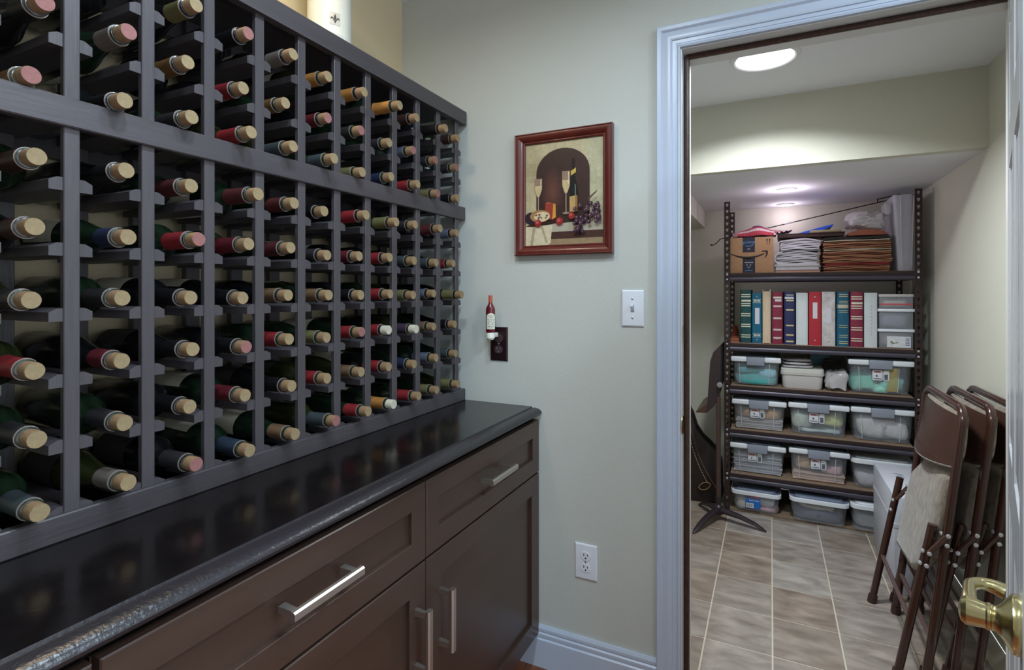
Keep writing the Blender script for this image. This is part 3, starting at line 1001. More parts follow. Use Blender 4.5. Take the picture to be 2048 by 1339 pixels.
# ================================================================== STORAGE SHELF UNIT
XS = 3.335
SZ = [H + z for z in (.113, -.290, -.536, -.789, -1.044, -1.257)]
PTOP = H + .529
BOARD = M('particle_board', (132, 110, 90), 0.8, var=0.15, vscale=90, bump=0.3, bscale=400)
SYL, SYR = 0.244, -0.692
shelf = thing('storage_shelf', 'dark steel boltless shelf unit with perforated posts and six levels', 'shelf', (3.56, -.224, 0))
hole = [(0, .0075), (.0055, .0055), (.0075, .001), (.0045, -.004), (.0030, -.010), (0, -.0115), (-.0030, -.010), (-.0045, -.004), (-.0075, .001), (-.0055, .0055)]
PH_ = .0362
g = G()
nz = int((PTOP - 0.004) / PH_)
for i in range(nz):
    zc_ = PTOP - PH_ * (i + .5)
    for side_ in (0, 1):
        def PP(a, b):
            return (0.0, a, zc_ + b) if side_ == 0 else (.016 + a, .0165, zc_ + b)
        w_, h_ = .016, PH_ / 2
        outer = [(0, h_), (w_, h_), (w_, .004), (w_, -.006), (w_, -h_), (0, -h_), (-w_, -h_), (-w_, -.006), (-w_, .004), (-w_, h_)]
        vs = [PP(a, b) for a, b in outer] + [PP(a, b) for a, b in hole]
        g.add(vs, [(k, (k + 1) % 10, 10 + (k + 1) % 10, 10 + k) for k in range(10)])
zl_ = PTOP - PH_ * nz
g.add([(0, -.016, 0), (0, .016, 0), (0, .016, zl_), (0, -.016, zl_)], [(0, 1, 2, 3)])
g.add([(0, .0165, 0), (.032, .0165, 0), (.032, .0165, zl_), (0, .0165, zl_)], [(0, 1, 2, 3)])
pst = g.build('post', DARKMET, shelf, loc=(0, 0, 0), smooth=0, fix=False)
pl = [(XS, .228, 1), (XS, -.676, -1), (XS + .452, .228, 1), (XS + .452, -.676, -1)]
for i, (x, y, s) in enumerate(pl):
    o = pst if i == 0 else copy_of(pst, shelf)
    o.location = Vector((x, y, 0)) - BASE[shelf]
    o.scale = (1, s, 1)
for li, z in enumerate(SZ):
    G().box(XS + (.004 if li < 5 else .02), XS + .46, SYR + .034, SYL - .034, z - .012, z, .001, seg=1).build('board', BOARD, shelf)
    if li < 5:
        for xf_, sg in ((XS, 1), (XS + .452 + .008, -1)):
            g = G()
            q = [(0.001, -.0125), (.0, -.0235), (-.006, -.025), (-.0095, -.030), (-.0095, -.041), (-.006, -.046), (.004, -.047), (.012, -.046), (.012, -.0125)]
            g.prism([(xf_ + .003 + sg * a, z + b) for a, b in q], 'y', SYR + .031, SYL - .031)
            g.build('beam', BEAMMET, shelf, smooth=40)
            if sg == 1:
                G().box(xf_ - .002, xf_ + .0039, SYR + .031, SYL - .031, z - .0205, z - .0025, .001, seg=1).build('beam_lip', DARKMET, shelf)
        for y in (.228, -.676):
            for dz in (-.008, -.036):
                G().lathe([(.0058, 0), (.0058, .003), (.004, .005)], (XS, y, z + dz), (-1, 0, 0), 12).build('bolt', BOLT, shelf)
        for y in (SYL - .004, SYR + .004):
            G().box(XS + .02, XS + .44, y - .003, y + .003, z - .045, z - .008).build('side_beam', DARKMET, shelf)


# ------------------------------------------------------------------ lumps of cloth, bags
def lump(g, x0, x1, y0, y1, z0, z1, amp=.02, seed=0.0, nx=8, ny=10, nz_=6, mi=0, sc=9.0, col=None):
    """soft pile: rounded box pushed about by noise, flat underneath"""
    cx_, cy_, cz_ = (x0 + x1) / 2, (y0 + y1) / 2, (z0 + z1) / 2
    hx_, hy_, hz_ = (x1 - x0) / 2, (y1 - y0) / 2, (z1 - z0) / 2
    n_, m_ = 14, 26
    rings = []
    for i in range(n_ + 1):
        ph = -pi / 2 + pi * i / n_
        ring = []
        for j in range(m_):
            th = 2 * pi * j / m_
            d = Vector((cos(ph) * cos(th), cos(ph) * sin(th), sin(ph)))
            e = Vector([math.copysign(abs(c) ** .45, c) for c in d])
            p_ = Vector((cx_ + hx_ * e[0], cy_ + hy_ * e[1], cz_ + hz_ * e[2]))
            nn = noise.noise(p_ * sc + Vector((seed, seed * 2, 0))) + .5 * noise.noise(p_ * sc * 2.3 + Vector((0, seed, seed)))
            p_ += d * (amp * nn - amp * .25)
            p_[2] = max(p_[2], z0)
            ring.append(p_)
        rings.append(ring)
    return g.loft(rings, mi=mi, col=col)


CLEAR = M('clear_bin_plastic', (190, 197, 208), 0.22, alpha=0.27)
CLEAR2 = M('clear_bin_ridge', (225, 230, 236), 0.3, alpha=0.55)
LIDM = M('translucent_grey_lid', (140, 152, 176), 0.25, alpha=0.7)
LIDW = M('white_lid_rim', (222, 226, 232), 0.3)
LATCH = M('grey_latch', (140, 146, 160), 0.32, bump=0.15, bscale=150)
FROST = M('frosted_plastic', (206, 208, 220), 0.4, alpha=0.72, var=0.06, vscale=14)
BAG = M('clear_bag_plastic', (206, 204, 208), 0.18, alpha=0.5, bump=0.5, bscale=40)
BAGC = M('crinkled_bag', (212, 208, 210), 0.2, alpha=0.66, bump=0.6, bscale=50)


def cloth(rgb, k=0):
    return M('cloth_%d_%d_%d' % rgb, rgb, 0.9, var=0.12, vscale=30, bump=0.6, bscale=90, sheen=0.3)


def storage_bin(label, yl, yr, z0, zt, contents, style='latch', card=True, depth=.38, xf=XS + .018, tape=False):
    w, ym, h = yl - yr, (yl + yr) / 2, zt - z0
    xm_ = xf + depth / 2
    t_ = thing('storage_bin', label, 'bin', (xm_, ym, z0))
    BASE[t_] = Vector((xm_, ym, z0))
    g_ = G()
    hb = h - .018
    wb, db = w * .88, depth * .90
    wt, dt = w * .955, depth * .965
    rings = []
    for f_, z_ in ((.90, 0.0), (.985, .006), (1.0, .016)):
        rings.append([(xm_ + a, ym + b, z0 + .001 + z_) for b, a in rrect(wb * f_, db * f_, .028, 5)])
    rings.append([(xm_ + a, ym + b, z0 + hb * .86) for b, a in rrect(wb + (wt - wb) * .8, db + (dt - db) * .8, .03, 5)])
    rings.append([(xm_ + a, ym + b, z0 + hb * .865) for b, a in rrect(wt * .985, dt * .99, .03, 5)])
    rings.append([(xm_ + a, ym + b, z0 + hb) for b, a in rrect(wt, dt, .03, 5)])
    g_.loft(rings, True, False)

    def fx(tz):   # front face x at height fraction
        return xm_ - (db + (dt - db) * .8 * min(1, tz / .86)) / 2
    for s_ in (-.36, .30) if style == 'latch' else ():
        g_.tube([(fx(.08) - .001, ym - s_ * wb, z0 + hb * .08), (fx(.84) - .001, ym - s_ * (wb + (wt - wb) * .7), z0 + hb * .84)], .0016, 6, mi=1)
    body = g_.build('body', [CLEAR, CLEAR2], t_, smooth=40)
    g_ = G()
    zl = z0 + hb
    rings = [[(xm_ + a, ym + b, zl + zz) for b, a in rrect(w * k_, depth * k2, .034, 5)] for k_, k2, zz in ((.965, .975, -.004), (1.0, 1.0, -.001), (1.0, 1.0, .008), (.975, .985, .0125), (.86, .90, .0125), (.84, .885, .010), (.82, .87, .0165), (.74, .82, .018))]
    g_.loft(rings, True, True)
    if style == 'latch':
        lid = g_.build('lid', LIDM, t_, smooth=40)
        for a, b in ((.5, .18), (-.18, -.5)):
            rr = []
            for xx_, zz0, zz1 in ((-.004, -.008, .012), (.03, -.008, .013)):
                pass
            y0_, y1_ = ym + a * w, ym + b * w
            G().box(xf - .004, xf + .028, y1_ - .001, y0_ + .001, zl - .016, zl + .0135, .007, seg=3).build('lid_grip', LIDW, lid)
        G().box(xf - .007, xf + .012, ym - .178 * w, ym + .178 * w, zl - .034, zl + .0135, .004, seg=2).build('latch', LATCH, t_)
    else:
        lid = g_.build('lid', LIDM if style == 'rim' else LIDW, t_, smooth=40)
        rings = [[(xm_ + a, ym + b, zl + zz) for b, a in rrect(w * k_, depth * k_, .034, 5)] for k_, zz in ((1.0, -.012), (1.012, -.010), (1.012, .008), (.99, .011), (.955, .011))]
        G().loft(rings, False, False).build('lid_rim', LIDW, lid, smooth=40)
    # contents
    g_ = G()
    ms = []
    for k_, c_ in enumerate(contents):
        kind, f0, f1, q0, q1, rgb = c_   # fraction across (left to right), fraction up
        ya, yb = ym + (.5 - f0) * wb * 1.0, ym + (.5 - f1) * wb * 1.0
        mi = len(ms)
        ms.append(cloth(rgb))
        zz0, zz1 = z0 + .004 + q0 * hb * .84, z0 + .004 + q1 * hb * .84
        xa, xb = xm_ - db * .495, xm_ + db * .42
        if kind == 'cloth':
            lump(g_, xa, xb, yb, ya, zz0, zz1, .024, rnd.random() * 30, mi=mi)
        else:
            nn = max(2, int((zz1 - zz0) / .009))
            for s_ in range(nn):
                jx, jy = rnd.uniform(0, .012), rnd.uniform(-.004, .004)
                zz = zz0 + (zz1 - zz0) * s_ / nn
                g_.box(xa + jx, xb, yb + jy + .004, ya + jy - .004, zz, zz + (zz1 - zz0) / nn * .82, .001, mi=mi, seg=1)
    g_.build('contents', ms, t_, smooth=50)
    if card:
        def cp_(a, tz, off=.0012):    # a metres from centre to the right, tz height fraction
            return (fx(tz) - off, ym - a, z0 + hb * tz)
        dx_ = card if isinstance(card, float) else -.012
        g_ = G()
        hh = .26
        t0 = .42

        def rr2(a0, a1, b0, b1, off, col):
            r_ = rrect(a1 - a0, (b1 - b0) * hb, .006, 3)
            g_.poly([cp_((a0 + a1) / 2 + p[0], (b0 + b1) / 2 + p[1] / hb, off) for p in r_], col=col)
        rr2(dx_ - .034, dx_ + .016, t0, t0 + .36, .0012, (70, 68, 84))
        rr2(dx_ - .032, dx_ + .014, t0 + .015, t0 + .345, .0016, (218, 220, 226))
        rr2(dx_ - .031, dx_ + .013, t0 + .25, t0 + .335, .0019, (212, 180, 184))
        rr2(dx_ - .024, dx_ + .004, t0 + .275, t0 + .30, .0022, (198, 136, 144))
        rr2(dx_ - .016, dx_ - .008, t0 + .12, t0 + .19, .0019, (80, 84, 100))
        rr2(dx_ - .028, dx_ + .010, t0 + .05, t0 + .085, .0019, (170, 176, 196))
        rr2(dx_ + .0165, dx_ + .042, t0 + .01, t0 + .34, .0012, (212, 216, 222))
        for s_ in range(5):
            rr2(dx_ + .021, dx_ + .037, t0 + .06 + s_ * .03, t0 + .075 + s_ * .03, .0018, (150, 156, 172))
        g_.build('paper_label', PRINT, body, smooth=0, fix=False)
    if tape:
        G().add([cp_0 for cp_0 in [(fx(.1) - .0008, ym - .03 * 1, z0 + hb * .1), (fx(.1) - .0008, ym - .075, z0 + hb * .1), (fx(.84) - .0008, ym - .075, z0 + hb * .84), (fx(.84) - .0008, ym - .03, z0 + hb * .84)]], [(0, 1, 2, 3)]).build('tape', M('yellow_tape', (196, 176, 110), 0.3, alpha=0.55), body, smooth=0)
    return t_


XB = XS + .02


def Yp(u, x=None):
    return onX(u, 700, x or XB)[1]


def Zp(u, v, x=None):
    return onX(u, v, x or XB)[2]


TEAL, MINT, CREAM, WHT, GRYC, YEL, TAN = (96, 176, 172), (130, 208, 184), (206, 188, 156), (206, 204, 204), (150, 150, 156), (206, 210, 140), (180, 150, 110)
storage_bin('clear bin with teal knit cloth, on the shelf below the binders', Yp(1462), Yp(1562), SZ[2], SZ[2] + .170, [('cloth', 0, 1, 0, .55, (70, 168, 168)), ('cloth', 0.05, .9, .45, .78, (100, 190, 196)), ('cloth', .55, 1, .3, .8, (150, 205, 220))], card=False)
storage_bin('clear bin with mint green cloth and yellow tape below the binders', Yp(1697), Yp(1829), SZ[2], SZ[2] + .186, [('cloth', 0, .5, 0, .72, MINT), ('cloth', .45, 1, 0, .6, (140, 212, 196)), ('cloth', .35, .65, 0, .35, (150, 210, 190))], card=-.004, tape=True)
storage_bin('clear bin with brown envelopes and papers on the third shelf up', Yp(1464), Yp(1573), SZ[3], SZ[3] + .176, [('paper', 0, 1, 0, .42, (168, 164, 164)), ('cloth', 0, 1, .38, .9, (196, 156, 112))])
storage_bin('clear bin with yellow-green and white cloth on the third shelf up', Yp(1577), Yp(1699), SZ[3], SZ[3] + .182, [('cloth', 0, .45, .1, .9, (196, 206, 190)), ('cloth', .4, 1, .3, .95, YEL), ('cloth', .1, 1, 0, .3, (190, 206, 208))])
storage_bin('clear bin full of crumpled white cloth on the third shelf up', Yp(1702), Yp(1832), SZ[3], SZ[3] + .186, [('cloth', 0, .6, 0, .95, WHT), ('cloth', .4, 1, 0, .85, (214, 212, 214)), ('cloth', .2, .8, .3, .9, (206, 202, 206))], card=False)
storage_bin('clear bin packed with flat grey papers on the second shelf up', Yp(1460), Yp(1572), SZ[4], SZ[4] + .176, [('paper', 0, 1, 0, .8, (172, 174, 182))], card=-.018)
storage_bin('clear bin with pink and tan papers on the second shelf up', Yp(1578), Yp(1700), SZ[4], SZ[4] + .184, [('paper', 0, 1, 0, .3, (196, 164, 146)), ('cloth', 0, .5, .3, .9, (206, 172, 132)), ('cloth', .5, 1, .25, .7, (206, 166, 172))], card=-.006)
storage_bin('clear round-cornered bin beside the white box on the second shelf up', Yp(1703), Yp(1832), SZ[4], SZ[4] + .165, [('cloth', 0, 1, 0, .75, (196, 192, 198))], style='white', card=.018)
sb = storage_bin('clear bin with blue label and pale cloth on the lowest level', Yp(1463), Yp(1562), SZ[5], SZ[5] + .128, [('cloth', 0, .65, .05, .95, (196, 192, 180)), ('cloth', .5, 1, .25, .95, (206, 206, 206)), ('cloth', .2, 1, 0, .3, (196, 150, 156))], style='rim', card=False, xf=XS - .012)
storage_bin('clear bin of dark grey cloth on the lowest level', Yp(1579), Yp(1697), SZ[5], SZ[5] + .140, [('cloth', 0, 1, 0, .72, (98, 96, 112)), ('cloth', .1, .85, .6, .95, (206, 198, 188))], style='rim', card=False, xf=XS - .03)
storage_bin('clear bin of white fabric beside the white box on the lowest level', Yp(1700), Yp(1820), SZ[5], SZ[5] + .150, [('cloth', 0, 1, 0, .9, (206, 208, 212))], style='white', card=False, xf=XS - .03)
# blue card on the first low bin
bb = [o for o in sb.children if o.name.startswith('body')][0]
g = G()
y_a, y_b = Yp(1491), Yp(1521)
z_m = SZ[5] + .062
for a0, a1, b0, b1, off, c in ((0, 1, 0, 1, 0, (30, 104, 190)), (.28, .92, .78, .97, .0003, (206, 48, 58)), (.05, .55, .02, .38, .0003, (214, 216, 220)), (.25, .9, .55, .60, .0003, (190, 210, 235))):
    yy0, yy1 = y_a + (y_b - y_a) * a0, y_a + (y_b - y_a) * a1
    g.add([(XS - .012 + .0145 - .004 * (b) - off, y, z_m - .038 + .076 * b) for y, b in ((yy0, b0), (yy1, b0), (yy1, b1), (yy0, b1))], [(0, 1, 2, 3)], col=c)
for k in range(6):
    yy = y_a + (y_b - y_a) * (.12 + .065 * k)
    g.add([(XS - .012 + .0145 - .004 * b - .0006, y, z_m - .038 + .076 * b) for y, b in ((yy, .08), (yy - .002, .08), (yy - .002, .32), (yy, .32))], [(0, 1, 2, 3)], col=(70, 70, 80))
tag(g.build('paper_label', PRINT, bb, smooth=0, fix=False), 'blue label with red oval and barcode')


# white flat box and wrapped packets between the bins
def soft_slab(x0, x1, y0, y1, z0, z1, bev=.01):
    return G().box(x0, x1, y0, y1, z0, z1, bev, seg=3)


yb0, yb1 = Yp(1561), Yp(1650)
t = thing('plastic_box', 'opaque white plastic box with lid between two clear bins', 'box', (XB + .15, (yb0 + yb1) / 2, SZ[2]))
rings = [[(XB + .13 + a, (yb0 + yb1) / 2 + b, SZ[2] + zz) for b, a in rrect((yb0 - yb1) * k, .26 * k2, .025, 5)] for k, k2, zz in ((.86, .9, .001), (.9, .92, .008), (.93, .95, .075), (.99, .99, .077), (1.0, 1.0, .088))]
G().loft(rings).build('body', M('white_box_plastic', (196, 192, 190), 0.4), t)
rings = [[(XB + .13 + a, (yb0 + yb1) / 2 + b, SZ[2] + zz) for b, a in rrect((yb0 - yb1) * k, .26 * k2, .025, 5)] for k, k2, zz in ((.97, .98, .0885), (.98, .985, .108), (.94, .96, .112))]
G().loft(rings).build('lid', M('box_lid_plastic', (206, 204, 196), 0.35), t)
for k in range(3):
    z = SZ[2] + .1125 + .0168 * k
    g = lump(G(), XB + .02 + .01 * k, XB + .24, yb1 + .045 + .008 * k, yb0 - .002 - .004 * k, z, z + .016, .008, 3.3 * k + 1, sc=14)
    tag(g.build('wrapped_packet', BAGC, None, loc=(XB + .13, (yb0 + yb1) / 2, z)), ['lowest', 'middle', 'topmost'][k] + ' plastic wrapped packet stacked on the opaque white box', 'packet', 'wrapped packets on the white box')
ya, yb = Yp(1654), Yp(1699)
g = lump(G(), XB - .012, XB + .15, yb, ya, SZ[2], SZ[2] + .105, .035, 5.0, sc=16)
tag(g.build('plastic_bag', BAGC, None, loc=(XB + .08, (ya + yb) / 2, SZ[2])), 'crumpled clear plastic bag between the white box and the mint bin', 'bag')
g = lump(G(), XB + .17, XB + .275, yb + .012, ya + .02, SZ[2], SZ[2] + .16, .03, 8.0)
tag(g.build('cloth_bag', cloth((44, 40, 38)), None, loc=(XB + .23, (ya + yb) / 2, SZ[2])), 'dark cloth bag standing behind the crumpled plastic bag', 'bag')
ya, yb = Yp(1620, XS + .33), Yp(1660, XS + .33)
tag(G().box(XS + .31, XS + .34, yb, ya, SZ[2], SZ[2] + .195, .002, seg=1).build('folder', M('light_blue_card', (120, 176, 196), 0.6), None, loc=(XS + .32, (ya + yb) / 2, SZ[2])), 'light blue folder standing at the back of the shelf under the binders', 'folder')

# ------------------------------------------------------------------ binders and albums
WB = M('white_binder_vinyl', (196, 202, 204), 0.4, var=0.04, vscale=20)
SP = {'green': M('dark_green_leatherette', (14, 66, 68), 0.4, var=.15, vscale=40), 'teal': M('teal_vinyl', (12, 92, 122), 0.38), 'cream': M('cream_page_block', (206, 184, 156), 0.8, var=.2, vscale=60, stretch=(1, 12, .3)),
      'maroon': M('maroon_leatherette', (124, 34, 58), 0.4, var=.1, vscale=40), 'navy': M('navy_leatherette', (36, 42, 84), 0.4, var=.1, vscale=40), 'white': WB, 'red': M('red_binder_vinyl', (168, 36, 50), 0.38),
      'marble': M('pale_marbled_paper', (172, 164, 164), 0.6, var=.2, vscale=26, rgb2=(206, 200, 200)), 'blue': M('blue_green_leatherette', (16, 84, 110), 0.4, var=.15, vscale=20)}
GOLD = M('pale_gilt_band', (214, 210, 190), 0.4, .2)
CARD = M('spine_card', (200, 200, 206), 0.6)
# u0, u1, top v, colour, kind of decoration, label
BK = [
    (1480, 1503.2, 579, 'green', 'bands', 'dark green album with double pale bands on its spine'),
    (1504, 1523.5, 585, 'teal', 'binder2', 'teal binder with white spine card and patterned bands'),
    (1525, 1541.5, 578, 'cream', 'pages', 'album shown fore-edge out with cream pages'),
    (1543, 1566, 584, 'maroon', 'bands2', 'maroon album with wide pale bands beside the navy album'),
    (1567.5, 1590.5, 583, 'navy', 'bands3', 'navy album with gilt bands on its spine'),
    (1592, 1616, 585, 'white', 'plain', 'plain white binder between the navy album and red binder'),
    (1617.5, 1642.5, 583, 'red', 'card', 'red ring binder with a white spine card'),
    (1643.5, 1671, 583, 'marble', 'card', 'pale marbled binder with a faint spine card'),
    (1673, 1699, 583, 'blue', 'bands4', 'blue-green album with gilt bands and a cream strip'),
    (1700, 1727.5, 583, 'maroon', 'bands', 'maroon album with double white bands beside the blue-green album'),
    (1728.5, 1755, 585, 'white', 'script', 'white binder with faint handwriting beside the clear boxes'),
]
for u0, u1, vt, cn, deco, lbl in BK:
    y1_, y0_ = Yp(u0) - .0008, Yp(u1) + .0008
    zt_ = Zp((u0 + u1) / 2, vt)
    w, hh = y1_ - y0_, zt_ - SZ[1]
    ym = (y0_ + y1_) / 2
    t = thing('album', lbl, 'binder' if deco in ('binder2', 'card', 'plain', 'script') else 'album', (XB + .12, ym, SZ[1]), 'albums and binders on the shelf')
    rd = .010 if deco.startswith('bands') else .004
    sec = [(XB + .25, y0_), (XB + rd, y0_)] + [(XB + rd - rd * sin(pi * i / 8), y0_ + w * (1 - cos(pi * i / 8)) / 2) for i in range(1, 8)] + [(XB + rd, y1_), (XB + .25, y1_)]
    if deco == 'pages':
        sec = [(XB + .25, y0_ + .005), (XB + .006, y0_ + .005), (XB + .006, y1_ - .005), (XB + .25, y1_ - .005)]
        G().prism(sec, 'z', SZ[1] + .003, SZ[1] + hh - .012).build('page_block', SP['cream'], t, smooth=30)
        for a, b in ((y0_, y0_ + .0045), (y1_ - .0045, y1_)):
            G().box(XB, XB + .25, a, b, SZ[1], SZ[1] + hh, .001, seg=1).build('cover', M('cream_cover', (206, 196, 180), 0.6), t)
        continue
    G().prism(sec, 'z', SZ[1], SZ[1] + hh).build('cover', SP[cn], t, smooth=40)

    def band(f0, f1, mat, a=.08, b=.92, nm='band'):
        """strip following the rounded spine"""
        g_ = G()
        k_ = 8
        lo, hi = [], []
        for i in range(k_ + 1):
            q = a + (b - a) * i / k_
            yy = y0_ + w * q
            th = math.acos(max(-1, min(1, 1 - 2 * q)))
            xx = XB + rd - rd * sin(th) - .0006
            lo.append((xx, yy, SZ[1] + hh * f0))
            hi.append((xx, yy, SZ[1] + hh * f1))
        g_.add(lo + hi, [(i, i + 1, k_ + 2 + i, k_ + 1 + i) for i in range(k_)])
        return g_.build(nm, mat, t, smooth=60)
    if deco == 'bands':
        for f in (.10, .14, .30, .34, .50, .54, .69, .73, .86, .90):
            band(f, f + .018, GOLD)
        band(.775, .81, GOLD, .06, .9)
    elif deco == 'bands2':
        for f in (.10, .26, .48, .71):
            band(f, f + .035, M('dull_pale_band', (196, 178, 176), .5), .12, .85)
        band(.82, .865, CARD, .12, .70)
        band(.88, .915, GOLD, .12, .85)
        G().ball((XB - .001, ym, SZ[1] + hh * .095), .0035, 6).build('rivet', BOLT, t)
        G().ball((XB - .001, ym, SZ[1] + hh * .91), .003, 6).build('rivet', BOLT, t)
    elif deco == 'bands3':
        for f in (.045, .165, .345, .64, .82):
            band(f, f + .028, M('gilt_band', (206, 190, 140), .4, .2), .12, .80)
        band(.865, .905, CARD, .12, .92)
        band(.93, .945, GOLD, .12, .80)
    elif deco == 'bands4':
        for f in (.05, .085, .165, .20, .345, .38, .62, .65, .79, .82, .91, .945):
            band(f, f + .010, M('gilt_band', (206, 190, 140), .4, .2), .12, .80)
        band(.70, .765, M('cream_strip', (178, 172, 150), .6), .0, 1.0)
    elif deco == 'binder2':
        band(.38, .70, CARD, .22, .70, 'spine_card')
        for f in (.12, .18, .80, .86):
            band(f, f + .008, GOLD, .05, .95)
        for f in (.14, .82):
            band(f + .005, f + .03, GOLD, .15, .45)
            band(f + .005, f + .03, GOLD, .52, .85)
        for f in (.07, .92):
            G().ball((XB - .001, ym, SZ[1] + hh * f), .003, 6).build('rivet', BOLT, t)
    elif deco == 'card':
        band(.50 if cn == 'red' else .42, .80 if cn == 'red' else .70, CARD, .30, .68, 'spine_card')
        for f in (.09, .90):
            G().ball((XB - .001, ym, SZ[1] + hh * f), .0042, 6).build('rivet', BOLT, t)
    elif deco == 'plain':
        band(.12, .86, M('binder_sleeve', (206, 210, 212), .2), .14, .86, 'sleeve')
    elif deco == 'script':
        for k in range(9):
            f = .22 + .065 * k
            band(f, f + .022, M('faint_pencil', (170, 176, 200), .7), .40, .52, 'handwriting')

# bronzed baby shoe on a base
t = thing('bronzed_shoe', 'bronzed baby shoe on a ribbed base at the end of the binder row', 'ornament', (XB + .05, Yp(1470), SZ[1]))
COPPER = M('bronzed_copper', (150, 78, 56), 0.22, 0.9, var=.2, vscale=40)
y1_, y0_ = Yp(1460), Yp(1479)
ym = (y0_ + y1_) / 2
g = G().box(XB, XB + .11, y0_, y1_, SZ[1], SZ[1] + .006, .001, seg=1)
g.box(XB + .002, XB + .108, y0_ + .002, y1_ - .002, SZ[1] + .006, SZ[1] + .026, .002, seg=1)
g.build('base', M('copper_base', (176, 112, 92), 0.35, .6), t)
for k in range(8):
    yy = y0_ + (y1_ - y0_) * (.1 + .1 * k)
    G().box(XB, XB + .0025, yy, yy + .0022, SZ[1] + .009, SZ[1] + .022).build('rib', COPPER, t)
rings = []
for i in range(9):
    f = i / 8
    hw = (.016, .020, .021, .020, .017, .018, .019, .019, .014)[i]
    ht = (.012, .020, .026, .036, .050, .064, .070, .070, .066)[i]
    rings.append([(XB + .008 + .085 * f, ym + hw * cos(a) * (1 if sin(a) < .2 else .8), SZ[1] + .026 + ht * (.5 + .5 * sin(a))) for a in [2 * pi * j / 14 for j in range(14)]])
sh = G().loft(rings).build('shoe', COPPER, t)
for k in range(4):
    f = .36 + .1 * k
    zz = SZ[1] + .026 + (.036, .046, .056, .064)[k] + .002
    G().tube([(XB + .008 + .085 * f, ym - .014, zz - .004), (XB + .006 + .085 * f, ym, zz + .002), (XB + .008 + .085 * f, ym + .014, zz - .004)], .0018, 6).build('lace', COPPER, sh)

# three clear boxes with white lids
y1_, y0_ = Yp(1757), Yp(1829)
zz = [SZ[1], Zp(1790, 657.5), Zp(1790, 617), Zp(1790, 588)]
names = ['lowest clear shoe box with a picture card, right of the binders', 'middle clear box with white lid, right of the binders', 'topmost clear box with a red edge, right of the binders']
for k in range(3):
    t = thing('clear_box', names[k], 'box', (XB + .13, (y0_ + y1_) / 2, zz[k] + .0005), 'clear boxes right of the binders')
    z0, z1 = zz[k] + .0008, zz[k + 1] - (.0 if k == 2 else .001)
    G().box(XB + .004, XB + .26, y0_ + .004, y1_ - .004, z0, z1 - .014, .004).build('body', M('clear_box_plastic', (196, 200, 210), 0.2, alpha=.34), t)
    inner = [(140, 122, 110), (126, 130, 142), (196, 184, 170)][k]
    g = lump(G(), XB + .02, XB + .24, y0_ + .014, y1_ - .014, z0 + .003, z1 - .022, .012, 4.4 * k + 2)
    g.build('contents', cloth(inner), t)
    if k < 2:
        G().box(XB - .003, XB + .264, y0_ - .006, y1_ + .003, z1 - .0145, z1, .003).build('lid', LIDW, t)
    else:
        G().box(XB, XB + .26, y0_ + .002, y1_ - .002, z1 - .0145, z1, .002).build('lid', M('grey_carton', (190, 184, 184), 0.5), t)
        G().box(XB + .0025, XB + .0035, y0_ + .006, y1_ - .006, z0 + .018, z0 + .026).build('red_stripe', M('red_edge', (188, 78, 88), 0.5), t)
    if k == 0:
        g = G()
        a, b = Yp(1774), Yp(1822)
        za, zb2 = z0 + .004, z0 + .062
        X_ = XB + .0032
        g.poly([(X_, a, za), (X_, b, za), (X_, b, zb2), (X_, a, zb2)], col=(206, 208, 212))
        X_ -= .0003
        leaf = [(.12, .35), (.18, .62), (.24, .52), (.30, .40), (.42, .48), (.52, .42), (.42, .38), (.30, .34), (.22, .24), (.20, .42)]
        g.poly([(X_, a + (b - a) * p, za + (zb2 - za) * q) for p, q in leaf], col=(110, 124, 96))
        for s_ in range(5):
            g.poly([(X_, a + (b - a) * p, za + (zb2 - za) * q) for p, q in ((.78, .2 + .14 * s_), (.95, .2 + .14 * s_), (.95, .27 + .14 * s_), (.78, .27 + .14 * s_))], col=(96, 112, 150))
        g.build('picture_card', PRINT, t, smooth=0, fix=False)

# ================================================================== TOP SHELF
ZT = SZ[0]
KRAFT = M('kraft_cardboard', (184, 146, 108), 0.8, var=.08, vscale=40, bump=.1, bscale=200)
y1_, y0_ = Yp(1460), Yp(1547)
zb1 = Zp(1470, 475.5)
bh = zb1 - ZT
bw = y1_ - y0_
t = thing('cardboard_box', 'brown cardboard shipping box with dark printed tape on the top shelf', 'box', (XB + .15, (y0_ + y1_) / 2, ZT))
cb = G().box(XB, XB + .30, y0_, y1_, ZT + .0005, zb1, .002, seg=1).build('carton', KRAFT, t)


def bx_(a, b, k=0):
    return (XB - .0006 - .0003 * k, y1_ - a * bw, ZT + b * bh)


def arc_stroke(g, c, rx, ry, a0, a1, w0, w1, col, k=1, n=16):
    P0, P1 = [], []
    for i in range(n + 1):
        a = radians(a0 + (a1 - a0) * i / n)
        w_ = w0 + (w1 - w0) * sin(pi * i / n)
        P0.append(bx_(c[0] + rx * cos(a), c[1] + ry * sin(a) + w_ / 2, k))
        P1.append(bx_(c[0] + rx * cos(a), c[1] + ry * sin(a) - w_ / 2, k))
    g.add(P0 + P1, [(i, i + 1, n + 2 + i, n + 1 + i) for i in range(n)], col=col)
    return g


